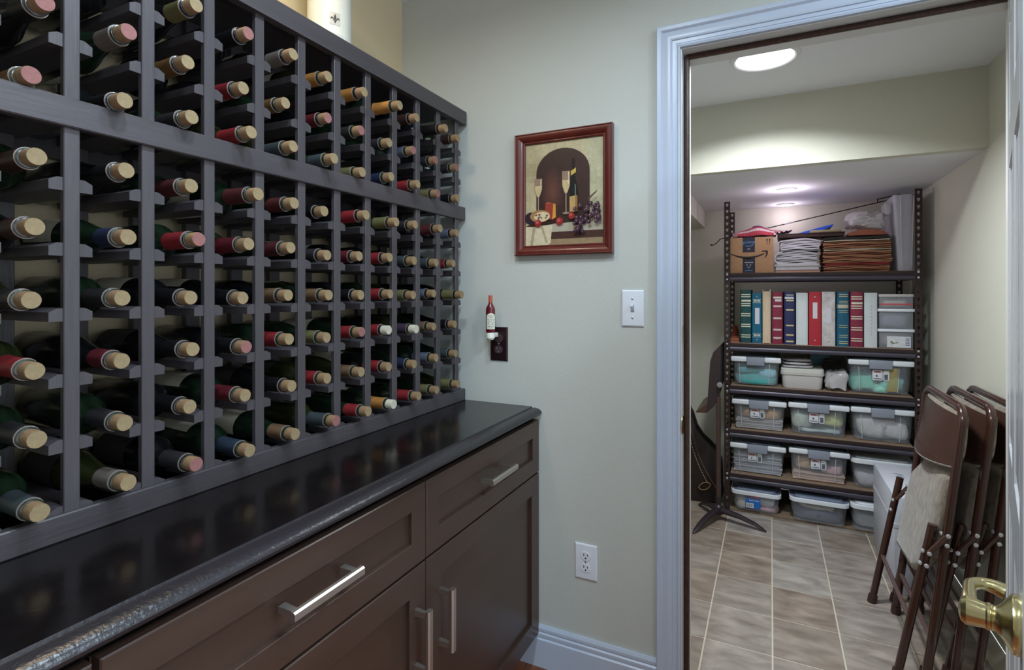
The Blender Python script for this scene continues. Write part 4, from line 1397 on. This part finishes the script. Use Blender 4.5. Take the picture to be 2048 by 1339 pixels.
TAPE, SKY, PALE = (46, 48, 66), (96, 160, 214), (206, 206, 214)
g = G()
g.poly([bx_(a, b) for a, b in ((.30, .58), (.58, .58), (.58, 1), (.30, 1))], col=TAPE)
g.add([bx_(.30, 1), bx_(.58, 1), (XB + .30, y1_ - .58 * bw, zb1 + .0006), (XB + .30, y1_ - .30 * bw, zb1 + .0006)], [(0, 1, 2, 3)], col=TAPE)
tp = g.build('tape', PRINT, cb, smooth=0, fix=False)
text_mesh('prime', .027, lambda x, y: bx_(.44 + x / bw, .865 + y / bh, 1), g=G(), col=SKY).build('lettering', PRINT, tp, smooth=0, fix=False)
g = arc_stroke(G(), (.44, .80), .09, .05, 200, 345, .008, .02, SKY)
g.poly([bx_(a, b, 1) for a, b in ((.505, .80), (.545, .805), (.53, .765), (.522, .79))], col=SKY)
g.build('smile_mark', PRINT, tp, smooth=0, fix=False)
arc_stroke(G(), (.44, .63), .04, .05, 20, 160, .008, .02, PALE).build('pale_mark', PRINT, tp, smooth=0, fix=False)
g = G()
g.poly([bx_(a, b) for a, b in ((.30, 0), (.585, 0), (.585, .42), (.30, .42))], col=TAPE)
tp = g.build('tape', PRINT, cb, smooth=0, fix=False)
arc_stroke(G(), (.44, .03), .10, .045, 20, 165, .008, .02, SKY).build('smile_mark', PRINT, tp, smooth=0, fix=False)
g = arc_stroke(G(), (.44, .20), .04, .045, 200, 340, .01, .02, PALE)
for s_ in (-1, 1):
    g.poly([bx_(.44 + s_ * p, q, 1) for p, q in ((.03, .20), (.055, .22), (.05, .245), (.028, .235))], col=PALE)
g.build('pale_mark', PRINT, tp, smooth=0, fix=False)
for k in range(7):
    G().poly([bx_(a, b, 1) for a, b in ((.35 + .028 * k, .285), (.372 + .028 * k, .285), (.372 + .028 * k, .305), (.35 + .028 * k, .305))], col=PALE).build('small_print', PRINT, tp, smooth=0, fix=False)
g = G()
INK = (52, 40, 36)
n = 22
P0, P1 = [], []
for i in range(n + 1):
    q = -.02 + .82 * i / n
    yy = .56 - .62 * q + .74 * q * q
    w_ = .012 + .05 * sin(pi * min(1, i / n * .92)) ** .8
    P0.append(bx_(q, yy + w_ / 2, 0))
    P1.append(bx_(q, yy - w_ / 2, 0))
g.add(P0 + P1, [(i, i + 1, n + 2 + i, n + 1 + i) for i in range(n)], col=INK)
g.poly([bx_(a, b, 0) for a, b in ((.71, .59), (.77, .622), (.86, .62), (.88, .58), (.865, .50), (.815, .41), (.805, .42), (.83, .51), (.83, .575), (.76, .585))], col=INK)
for q in (.855, .915):
    g.poly([bx_(a, b, 0) for a, b in ((q - .007, .81), (q + .007, .81), (q + .007, .90), (q + .024, .90), (q, .95), (q - .024, .90), (q - .007, .90))], col=INK)
g.poly([bx_(a, b, 0) for a, b in ((.83, .785), (.94, .785), (.94, .795), (.83, .795))], col=INK)
g.build('printed_arrow', PRINT, cb, smooth=0, fix=False)

# pile of white folded sheets, and below it a pad and a white box
ys1, ys0 = Yp(1549), Yp(1642)
ym = (ys1 + ys0) / 2
z = ZT
PPR = M('white_folded_paper', (214, 214, 220), .7, var=.06, vscale=30)
g = G()
for k in range(3):
    g.box(XB + .004 * k, XB + .28, ys0 + .004, ys1 - .006, z + .004 * k, z + .004 * k + .0036, .0006, seg=1)
tag(g.build('paper_pad', M('tan_pad', (196, 160, 140), .7), None, loc=(XB + .14, ym, z)), 'tan paper pad at the bottom of the white pile on the top shelf', 'paper pad')
z += .0125
t = thing('flat_box', 'flat white gift box under the folded white sheets on the top shelf', 'box', (XB + .14, ym, z))
G().box(XB + .004, XB + .27, ys0 + .010, ys1 - .006, z, z + .020, .002).build('base', PPR, t)
G().box(XB, XB + .274, ys0 + .006, ys1 - .002, z + .0205, z + .034, .002).build('lid', M('white_card', (206, 206, 210), .6), t)
z += .0345


def sheets(name, label, cat, z0, z1, n_, mat, y_l, y_r, bow=.010, grp=None, group_label=None, seed=0, x0=None, depth=.26, edge=None):
    """a folded bundle: n_ bowed leaves, each a part"""
    x0 = XB if x0 is None else x0
    t_ = thing(name, label, cat, (x0 + depth / 2, (y_l + y_r) / 2, z0), grp)
    r2 = random.Random(seed)
    for k in range(n_):
        za, zb_ = z0 + (z1 - z0) * k / n_, z0 + (z1 - z0) * (k + .8) / n_
        jx = r2.uniform(0, .012)
        a, b = y_l - r2.uniform(0, .006), y_r + r2.uniform(0, .006)
        lo, hi = [], []
        m_ = 9
        top, bot = [], []
        for i in range(m_ + 1):
            f = i / m_
            bw_ = bow * (k / n_) * sin(pi * f)
            yy = a + (b - a) * f
            wob = .0018 * sin(f * 9 + k * 2 + seed)
            bot.append((yy, za + bw_ * .8 + (wob if k else 0)))
            top.append((yy, zb_ + bw_ + wob))
        outline = bot + top[::-1]
        G().prism(outline, 'x', x0 + jx, x0 + depth).build('leaf', mat[k % len(mat)] if isinstance(mat, list) else mat, t_, smooth=50)
    return t_, z1 + bow * .85


GRYP = M('grey_white_paper', (196, 196, 204), .7, var=.08, vscale=30)
t, z = sheets('folded_sheets', 'lower bundle of folded white sheets on the flat gift box', 'paper', z, z + .062, 8, [PPR, GRYP], ys1 - .004, ys0 + .016, .012, 'folded white sheets', seed=1)
G().tube(smoothpts([(XB - .003, ys1 - .04, z - .004), (XB - .004, ys1 - .012, z - .016), (XB - .004, ys1 - .002, z - .045), (XB - .003, ys1 - .014, z - .066)], 5), .0035, 8).build('folded_edge', PPR, t)
t, z = sheets('folded_sheets', 'upper bundle of folded grey-white sheets under the dark flat case', 'paper', z, z + .058, 7, [GRYP, PPR], ys1 - .026, ys0 + .004, .016, 'folded white sheets', seed=2)
zw = z

# brown accordion folders
yf1, yf0 = Yp(1645), Yp(1786)
BR = [M('brown_pressboard', (156, 106, 78), .75, var=.12, vscale=30), M('tan_pressboard', (176, 130, 96), .75, var=.12, vscale=30), M('rust_pressboard', (140, 80, 62), .75, var=.12, vscale=30)]
REDF = M('red_folder_card', (178, 46, 58), .6)
CRM = M('cream_folder_card', (206, 196, 176), .7)
z = ZT
lay_ = [('accordion_folder', 'bottom brown accordion folder of the stack on the top shelf', .034, [BR[1], BR[2], BR[0]], 5),
        ('folder', 'thin red folder low in the stack of brown folders', .008, REDF, 1),
        ('accordion_folder', 'brown accordion folder resting on the thin red folder', .022, [BR[1], BR[0]], 4),
        ('accordion_folder', 'thick brown accordion folder under the lower cream folder', .036, [BR[0], BR[1], BR[2]], 5),
        ('folder', 'cream folder in the middle of the brown folder stack', .007, CRM, 1),
        ('accordion_folder', 'topmost thick brown accordion folder of the stack', .036, [BR[1], BR[0], BR[2]], 5),
        ('folder', 'cream folder just under the black binder on the folder stack', .006, CRM, 1),
        ('binder', 'black flat binder lying on top of the brown folders', .018, M('black_binder', (26, 22, 24), .4), 1)]
for k, (nm, lbl, hh, mt, nl) in enumerate(lay_):
    dy = rnd.uniform(0, .008)
    t, _ = sheets(nm, lbl, 'folder' if nm != 'binder' else 'binder', z, z + hh, nl, mt, yf1 - dy, yf0 + rnd.uniform(0, .01), 0.0 if nl == 1 else .004, 'stacked folders', seed=k + 5)
    z += hh + (.0045 if nl > 1 else .002)
zf = z
# dark flat case bridging both piles
yc1, yc0 = Yp(1556), Yp(1690)
zc0 = max(zw, zf) + .001
CASE = M('dark_brown_case', (58, 36, 34), .4, var=.2, vscale=30)
t = thing('flat_case', 'long dark brown flat case lying across both paper piles', 'case', (XB + .12, (yc0 + yc1) / 2, zc0))
G().box(XB + .006, XB + .24, yc0, yc1, zc0, zc0 + .018, .002).build('body', CASE, t)
G().box(XB + .003, XB + .243, yc0 - .002, yc1 + .002, zc0 + .0185, zc0 + .023, .001).build('cover', CASE, t)
zt2 = zc0 + .0235
# flag thrown over the box
FLAG = MV('flag_cloth', 0.85, 0.08, 40)
g = G()
nu, nv = 40, 13
ya, yb = Yp(1466), Yp(1585)


def fp_(i, j):
    a, b = i / nu, j / nv
    y = ya + (yb - ya) * a
    x = XB + .004 + .17 * b
    drop = .0
    z = zb1 + .002 + .060 * (sin(pi * min(1, b * 1.4)) ** .7) * (.55 + .45 * cos((a - .40) * 5.2)) + .010 * sin(a * 17 + b * 3) * (.3 + b) * .6 + .006
    if a > .72:
        z += .035 * (a - .72) * 3
    z = max(z, zb1 + .0025 + .002 * b)
    if y < yc1 + .006:
        z = max(z, zt2 + .003 + .02 * sin(a * 40) ** 2)
    return (x + .012 * sin(a * 9), y, z)


for i in range(nu):
    for j in range(nv):
        star = (13 <= i < 23 and 3 <= j <= 8)
        c = (62, 66, 120) if star else ((190, 70, 84) if (j + (1 if i > 27 else 0)) % 2 == 0 else (226, 212, 214))
        if star and (i + j * 2) % 4 == 0 and j % 2 == 0:
            c = (214, 212, 226)
        g.add([fp_(i, j), fp_(i + 1, j), fp_(i + 1, j + 1), fp_(i, j + 1)], [(0, 1, 2, 3)], col=c)
t = thing('flag', 'small striped flag draped over the cardboard shipping box', 'flag', (XB + .08, (ya + yb) / 2, zb1))
fo = g.build('flag_cloth', FLAG, t, smooth=60, fix=False)
md = fo.modifiers.new('thickness', 'SOLIDIFY')
md.thickness = .0015
c = (XB - .002, Yp(1470), Zp(1470, 466))
G().lathe([(.014, 0), (.014, .10)], (c[0], c[1], zb1 + .016), (1, 0, 0), 18).build('rolled_end', M('rolled_flag_cloth', (168, 128, 132), .85, var=.4, vscale=50), t)

ya, yb = Yp(1592), Yp(1668)
g = G()
g.prism([(ya, zt2), (ya + (yb - ya) * .55, zt2 + .026), (yb, zt2 + .046), (yb + .002, zt2 + .036), (ya + (yb - ya) * .5, zt2)], 'x', XB + .04, XB + .22)
tag(g.build('folder', M('bright_blue_folder', (30, 86, 214), .45), None, loc=(XB + .13, (ya + yb) / 2, zt2), smooth=0), 'bright blue folder sloping on the dark flat case', 'folder')
ya, yb = Yp(1620), Yp(1684)
tag(G().box(XB + .012, XB + .038, yb, ya, zt2, zt2 + .014, .003).build('folder', M('olive_card', (150, 142, 110), .7), None, loc=(XB + .025, (ya + yb) / 2, zt2)), 'olive grey folded card in front of the bright blue folder', 'folder')
# brown pouch and clear bags on the folders
ya, yb = Yp(1696), Yp(1778)
zp0 = zf
g = G().prism([(ya + (yb - ya) * f, zp0 + hh) for f, hh in ((0, 0), (.03, .016), (.25, .030), (.6, .032), (.9, .018), (1, .002), (1, 0))], 'x', XB + .01, XB + .2)
tag(g.build('envelope', M('rust_envelope', (150, 88, 66), .7, var=.15, vscale=40), None, loc=(XB + .1, (ya + yb) / 2, zp0), smooth=40), 'rust brown bulging envelope on the black binder', 'envelope')
g = lump(G(), XB + .01, XB + .17, yb + .004, ya + .002, zp0 + .033, zp0 + .135, .034, 2.0, sc=13)
t = thing('plastic_bag', 'crumpled clear plastic bag lying on the rust envelope', 'bag', (XB + .09, (ya + yb) / 2, zp0 + .033))
g.build('bag', BAGC, t)
g = G()
for k in range(4):
    a = rnd.uniform(.05, .5)
    p0 = Vector((XB + .012, ya + (yb - ya) * a, zp0 + .05 + .012 * k))
    g.tube(smoothpts([p0, p0 + Vector((-.004, -.03, .014)), p0 + Vector((-.004, -.065, .006)), p0 + Vector((.004, -.085, -.012))], 5), .0025, 6)
g.build('bag_folds', CLEAR2, t)

# tall frosted bin on its end
yt1, yt0 = Yp(1788), Yp(1830)
zt_ = Zp(1808, 388)
t = thing('plastic_tub', 'tall frosted plastic tub standing on end at the shelf corner', 'bin', (XB + .15, (yt0 + yt1) / 2, ZT))
ym = (yt0 + yt1) / 2
w = yt1 - yt0
rings = [[(XB + .15 + a, ym + b + sh_, ZT + zz) for b, a in rrect(w * k, .28, .015, 4)] for k, zz, sh_ in ((.80, .001, -.010), (.84, .01, -.009), (1.0, zt_ - ZT - .012, 0), (1.02, zt_ - ZT, 0))]
G().loft(rings).build('body', FROST, t, smooth=40)
g = G().tube([(XB + .006, ym + .010, ZT + .02), (XB + .006, ym + .016, zt_ - .01)], .0022, 6)
g.tube([(XB + .006, ym - w * .36, ZT + .02), (XB + .006, ym - w * .46, zt_ - .01)], .0022, 6)
g.build('rim', CLEAR2, t)
g = lump(G(), XB + .03, XB + .10, yt1 - .004, yt1 + .040, zp0 + .10, zt_ - .03, .02, 11.0, sc=14)
tag(g.build('plastic_bag', BAG, None, loc=(XB + .06, yt1 + .02, zp0 + .10)), 'thin clear plastic bag hanging against the tall frosted tub', 'bag')

# hooked rod lying across the top shelf
XR = XS + .22
ROD = M('black_rod', (30, 24, 24), .4, .5)
pa, pb = onX(1440, 478, XR - .05), onX(1783, 398.5, XR + .03)
t = thing('hooked_rod', 'thin black hooked rod lying slanted across the top shelf', 'rod', (XR, (pa[1] + pb[1]) / 2, pa[2]))
G().tube([pa, pb], .0028, 8).build('rod', ROD, t)
hk = [onX(u, v, XR - .05) for u, v in ((1440, 478), (1433, 486), (1426, 490), (1421, 490), (1424, 488))]
G().tube(smoothpts(hk, 4), .0026, 8).build('hook', ROD, t)
hk = [onX(u, v, XR + .03) for u, v in ((1755, 406), (1755.2, 400), (1758, 397.5), (1800, 388.5))]
G().tube(smoothpts(hk, 4), .0026, 8).build('grip', ROD, t)
a, b = pa.lerp(pb, .40), pa.lerp(pb, .455)
G().tube([a, b], .0042, 8).build('sleeve', M('white_rod_sleeve', (206, 206, 206), .4), t)

# ================================================================== FLOOR OF THE STORAGE ROOM
# music stand
MS = M('black_stand_metal', (52, 44, 50), .38, .3)
hub = onZ(1437, 1038, 0.0)
hub = Vector((hub[0], hub[1], 0))
t = thing('music_stand', 'black music stand with tripod foot left of the steel shelf', 'music stand', (hub[0], hub[1], 0))
feet = [onZ(1386, 1066, 0.004), onZ(1533, 1063, 0.004), onZ(1398, 1008, 0.004)]
for f_ in feet:
    d = Vector((f_[0] - hub[0], f_[1] - hub[1], 0))
    L = d.length
    d.normalize()
    s_ = Vector((-d[1], d[0], 0))
    rings = []
    for q, zz, ww, hh in ((.0, .055, .018, .020), (.12, .056, .020, .018), (.45, .047, .019, .013), (.75, .030, .016, .010), (.93, .012, .011, .007), (1.0, .004, .004, .003)):
        c = hub + d * L * q
        rings.append([c + s_ * ww * cos(a) + Vector((0, 0, max(.0005, zz + hh * sin(a)))) for a in [2 * pi * k / 10 for k in range(10)]])
    G().loft(rings).build('foot', MS, t)
G().lathe([(.020, .03), (.024, .04), (.024, .075), (.014, .085), (.014, .13)], (hub[0], hub[1], 0), n=20).build('hub', MS, t)
stx = hub + Vector((0, 0, 0))
zk = onX(1441, 768, hub[0])[2]
G().tube([(hub[0], hub[1], .12), (hub[0], hub[1], zk - .07)], .0125, 14).build('tube', M('brown_stand_tube', (84, 66, 62), .35, .4), t)
G().tube([(hub[0], hub[1], zk - .09), (hub[0], hub[1], zk + .02)], .008, 12).build('inner_rod', MS, t)
kn = Vector((hub[0] - .004, hub[1] - .012, zk))
G().lathe([(.006, 0), (.006, .01), (.014, .012), (.016, .018), (.014, .024), (.004, .026)], kn, (-.9, .2, 0), 20).build('knob', M('grey_knob', (150, 146, 146), .4, .4), t)
# desk seen from its narrow side: plane tilted, lip at its foot
dx0, dx1 = hub[0] - .02, hub[0] + .40
q = [onX(u, v, hub[0] + .02) for u, v in ((1447, 690), (1427, 704), (1421, 722), (1415, 812), (1413, 824), (1428, 812), (1444, 770), (1449, 712))]
G().prism([(max(p_[1], .2535), p_[2]) for p_ in q], 'x', dx0 + .02, dx1).build('desk', M('stand_desk_steel', (58, 46, 48), .4, .3), t, smooth=0)
q = [onX(u, v, hub[0] + .02) for u, v in ((1392, 822), (1412, 808), (1415, 805), (1414, 824), (1393, 823))]
G().prism([(p_[1], p_[2]) for p_ in q], 'x', dx0 + .02, dx1).build('lip', M('stand_lip_brown', (84, 58, 48), .4, .3), t, smooth=0)

# dark leather bag leaning against the far wall behind the stand
LEA = M('black_brown_leather', (34, 24, 22), .42, var=.2, vscale=30, bump=.2, bscale=120)
XL = 3.40
out = [(1370, 800), (1384, 826), (1392, 852), (1405, 872), (1420, 886), (1433, 900), (1443, 925), (1446, 990), (1440, 1006), (1412, 1010), (1384, 1012), (1350, 1012), (1335, 950), (1345, 860)]
P = [onX(u, v, XL) for u, v in out]
zmin = min(p_[2] for p_ in P)
t = thing('leather_bag', 'dark leather bag with stitched edge leaning behind the music stand', 'bag', (XL + .06, P[0][1], max(0, zmin)))
g = G()
cen = sum(P, Vector()) / len(P)
rings = []
for dx_, k in ((0.0, .86), (.004, .95), (.02, 1.0), (.08, 1.0), (.10, .95), (.105, .8)):
    rings.append([(XL + dx_, cen[1] + (p_[1] - cen[1]) * k, max(.002, cen[2] + (p_[2] - cen[2]) * k)) for p_ in P])
g.loft(rings)
g.build('body', LEA, t, smooth=50)
pip = smoothpts([onX(u, v, XL - .004) for u, v in ((1378, 838), (1386, 870), (1396, 905), (1410, 938), (1426, 965), (1437, 982))], 6)
G().tube(pip, .004, 8).build('piping', M('leather_piping', (92, 72, 66), .4), t)
st = smoothpts([onX(u, v, XL - .006) for u, v in ((1379, 866), (1386, 898), (1396, 926), (1408, 952), (1416, 966))], 5)
for k in range(0, len(st) - 1):
    G().tube([st[k], st[k].lerp(st[k + 1], .65)], .0016, 6).build('stitch', M('cream_stitch', (206, 190, 160), .7), t)
lp = [onX(u, v, XL - .010) for u, v in ((1397, 974), (1404, 966), (1414, 964), (1421, 969), (1414, 977), (1404, 979))]
G().tube(smoothpts(lp + [lp[0]], 4), .0028, 8).build('strap_loop', M('gold_cord', (150, 116, 84), .5), t)

# white corrugated box on the floor in front of the shelf
BXW = M('white_corrugated', (202, 204, 214), .5, var=.03, vscale=10)
bx0, bx1 = 2.725, 3.226
by1, by0 = -.469, -.622
zbx = H - .862
t = thing('white_box', 'tall white box standing on the tiles before the shelf', 'box', (bx0 + .25, (by0 + by1) / 2, 0))
g = G().box(bx0, bx1, by0, by1, 0.0005, zbx, .003)
g.build('carton', BXW, t)
G().box(bx0 - .0015, bx1 + .0015, by0 - .0015, by1 + .0015, zbx - .13, zbx - .112, .0005, seg=1).build('seam_band', M('white_band', (214, 214, 222), .4), t)
g = G()
for k in range(5):
    x_ = bx0 + .30 + .01 * (k % 2)
    g.poly([(x_ + .0 + .012 * k, by0 + .06, zbx + .0006), (x_ + .006 + .012 * k, by0 + .06, zbx + .0006), (x_ + .006 + .012 * k, by0 + .10 - .012 * (k % 3), zbx + .0006), (x_ + .012 * k, by0 + .10 - .012 * (k % 3), zbx + .0006)])
g.build('scribble', M('grey_pencil', (150, 156, 176), .7), t, smooth=0)

# ------------------------------------------------------------------ folding chairs
BRN = M('brown_enamel_tube', (58, 32, 25), .2, .1, coat=.4)
BRNP = M('brown_enamel_plate', (68, 44, 36), .34, .1, var=.1, vscale=20)
KNIT = M('beige_woven_fabric', (98, 87, 75), .95, var=.22, vscale=70, stretch=(1, 1, .4), bump=1.0, bscale=190, sheen=.3, rgb2=(140, 129, 115))
RUB = M('brown_rubber', (58, 34, 28), .6)
xa, xb = 2.115, 2.56       # near and far legs of the main frame


def frame_pt(x, z):
    return Vector((x, -.445 - .112 * z, z))


def f2_pt(x, z):
    return Vector((x, -.373 - .183 * z, z))


ch = thing('folding_chair', 'brown metal folding chair with knit seat, outermost of the leaning three', 'chair', (2.34, -.45, 0), 'folding chairs leaning on the wall')
r = .0128
zt = .905
cr_ = .055
pts = [frame_pt(xa, .004), frame_pt(xa, zt - cr_)]
for k in range(1, 6):
    a = radians(18 * k)
    pts.append(frame_pt(xa + cr_ * (1 - cos(a)), zt - cr_ + cr_ * sin(a)))
pts.append(frame_pt(xb - cr_, zt))
for k in range(1, 6):
    a = radians(90 - 18 * k)
    pts.append(frame_pt(xb - cr_ + cr_ * cos(a), zt - cr_ + cr_ * sin(a)))
pts.append(frame_pt(xb, .004))
G().tube(pts, r, 14).build('main_frame', BRN, ch)
for x in (xa, xb):
    G().tube([frame_pt(x, .0005), frame_pt(x, .03)], .0165, 14).build('rubber_foot', RUB, ch)
for x in (2.13, 2.61):
    o = G().tube([f2_pt(x, .004), f2_pt(x, .525)], r, 14).build('rear_leg', BRN, ch)
    G().tube([f2_pt(x, .0005), f2_pt(x, .03)], .0165, 14).build('rubber_foot', RUB, ch)
G().tube([f2_pt(2.13, .20), f2_pt(2.61, .20)], .0075, 10).build('cross_bar', M('greyish_brown_bar', (104, 82, 78), .3, .3), ch)
G().tube([frame_pt(xa, .16), frame_pt(xb, .16)], .0075, 10).build('cross_bar', M('greyish_brown_bar', (104, 82, 78), .3, .3), ch)
# links with rivets, near and far side
for x, s_ in ((2.118, -1), (2.585, 1)):
    p0, p1 = f2_pt(x, .44), frame_pt(x, .505)
    off = Vector((s_ * .013, 0, 0))
    G().tube([p0 + off, p1 + off], .0085, 10, flat=.5).build('link', BRN, ch)
    for p_ in (p0, p1, frame_pt(x, .475), f2_pt(x, .40)):
        G().lathe([(.0065, 0), (.0065, .003), (.003, .005)], p_ + off * 1.3, (s_, 0, 0), 12).build('rivet', BOLT, ch)
        G().lathe([(.0065, 0), (.0065, .003), (.003, .005)], p_ + Vector((-.0, .012, 0)), (-.55, .8, .1), 12).build('rivet', BOLT, ch)
# seat pad, folded up between the frames
def seat_pt(a, b, off=0.0):   # a along x, b height
    return Vector((a, -.418 - .148 * b - .08 * max(0, b - .62) + off, b))


so = [onY(u, v, -.475) for u, v in ((1862, 882), (1846, 888), (1832, 908), (1815, 942), (1800, 985), (1788, 1030), (1789, 1048), (1806, 1082), (1830, 1122), (1842, 1142), (1853, 1138), (1875, 1105), (1893, 1060), (1905, 1000), (1908, 960), (1905, 930), (1895, 905), (1878, 890))]
so = [(p_[0], p_[2]) for p_ in so]
cxs = sum(p_[0] for p_ in so) / len(so)
czs = sum(p_[1] for p_ in so) / len(so)
so = [(max(xa + .022, min(xb - .002, cxs + (p_[0] - cxs) * 1.05)), min(p_[1], .688 + .05 * (p_[0] - 2.3))) for p_ in so]
cxs = sum(p_[0] for p_ in so) / len(so)
rings = []
for k, off in ((.9, -.018), (.985, -.016), (1.0, -.010), (1.0, .004), (.97, .014), (.88, .020), (.6, .023), (.2, .024)):
    rings.append([seat_pt(cxs + (p_[0] - cxs) * k, czs + (p_[1] - czs) * k, off) for p_ in so])
G().loft(rings).build('seat_cushion', KNIT, ch, smooth=60)
rings = [[seat_pt(cxs + (p_[0] - cxs) * k, czs + (p_[1] - czs) * k, off) for p_ in so] for k, off in ((.93, -.0215), (.97, -.0185))]
G().loft(rings).build('seat_pan', BRNP, ch, smooth=40)
# curved backrest plate with padded far side
def back_pt(f, z, off):      # f 0 near .. 1 far
    x = xa + .004 + (xb - xa - .008) * f
    bow = .046 * (1 - (2 * f - 1) ** 2)
    p_ = frame_pt(x, z)
    return Vector((p_[0], p_[1] + bow * (.25 + .75 * min(1, (.90 - z) / .2)) + off, p_[2]))


def back_rings(z0, z1, off0, off1, m=12, e=.0):
    vs0 = []
    for i in range(m + 1):
        f = -e + (1 + 2 * e) * i / m
        vs0.append([back_pt(f, z0 + .02 * (2 * f - 1) ** 2, off0), back_pt(f, z1, off0), back_pt(f, z1, off1), back_pt(f, z0 + .02 * (2 * f - 1) ** 2, off1)])
    return vs0


G().loft(back_rings(.705, .878, .0, .004)).build('backrest', BRNP, ch, smooth=40)
G().tube([back_pt(i / 16, .699 + .02 * (2 * i / 16 - 1) ** 2, .001) for i in range(17)], .0055, 8).build('back_hem', KNIT, ch)
G().loft(back_rings(.704, .728, .0045, .008)).build('backrest_rim', BRNP, ch, smooth=40)
rings = []
for i in range(21):
    f = -.03 + 1.06 * i / 20
    ed = min(1.0, (.5 - abs(f - .5) + .03) / .10)
    k = sqrt(max(.02, 1 - (1 - ed) ** 2))
    zlo, zhi = .692 + .02 * (2 * f - 1) ** 2 + .05 * (1 - k), .888 - .05 * (1 - k)
    rings.append([back_pt(f, zlo + .004, -.001), back_pt(f, zhi - .004, -.001), back_pt(f, zhi, -.006), back_pt(f, zhi - .006, -.008 - .012 * k), back_pt(f, (zlo + zhi) / 2, -.009 - .015 * k), back_pt(f, zlo + .006, -.008 - .012 * k), back_pt(f, zlo, -.006)])
G().loft(rings).build('back_cushion', KNIT, ch, smooth=50)
for lbl, off in (('middle brown folding chair of the three leaning on the storage wall', (.045, -.083, 0)), ('brown folding chair closest to the wall, innermost of the leaning three', (.085, -.152, 0))):
    c = copy_tree(ch)
    c.location = Vector(c.location) + Vector(off)
    c['label'] = lbl
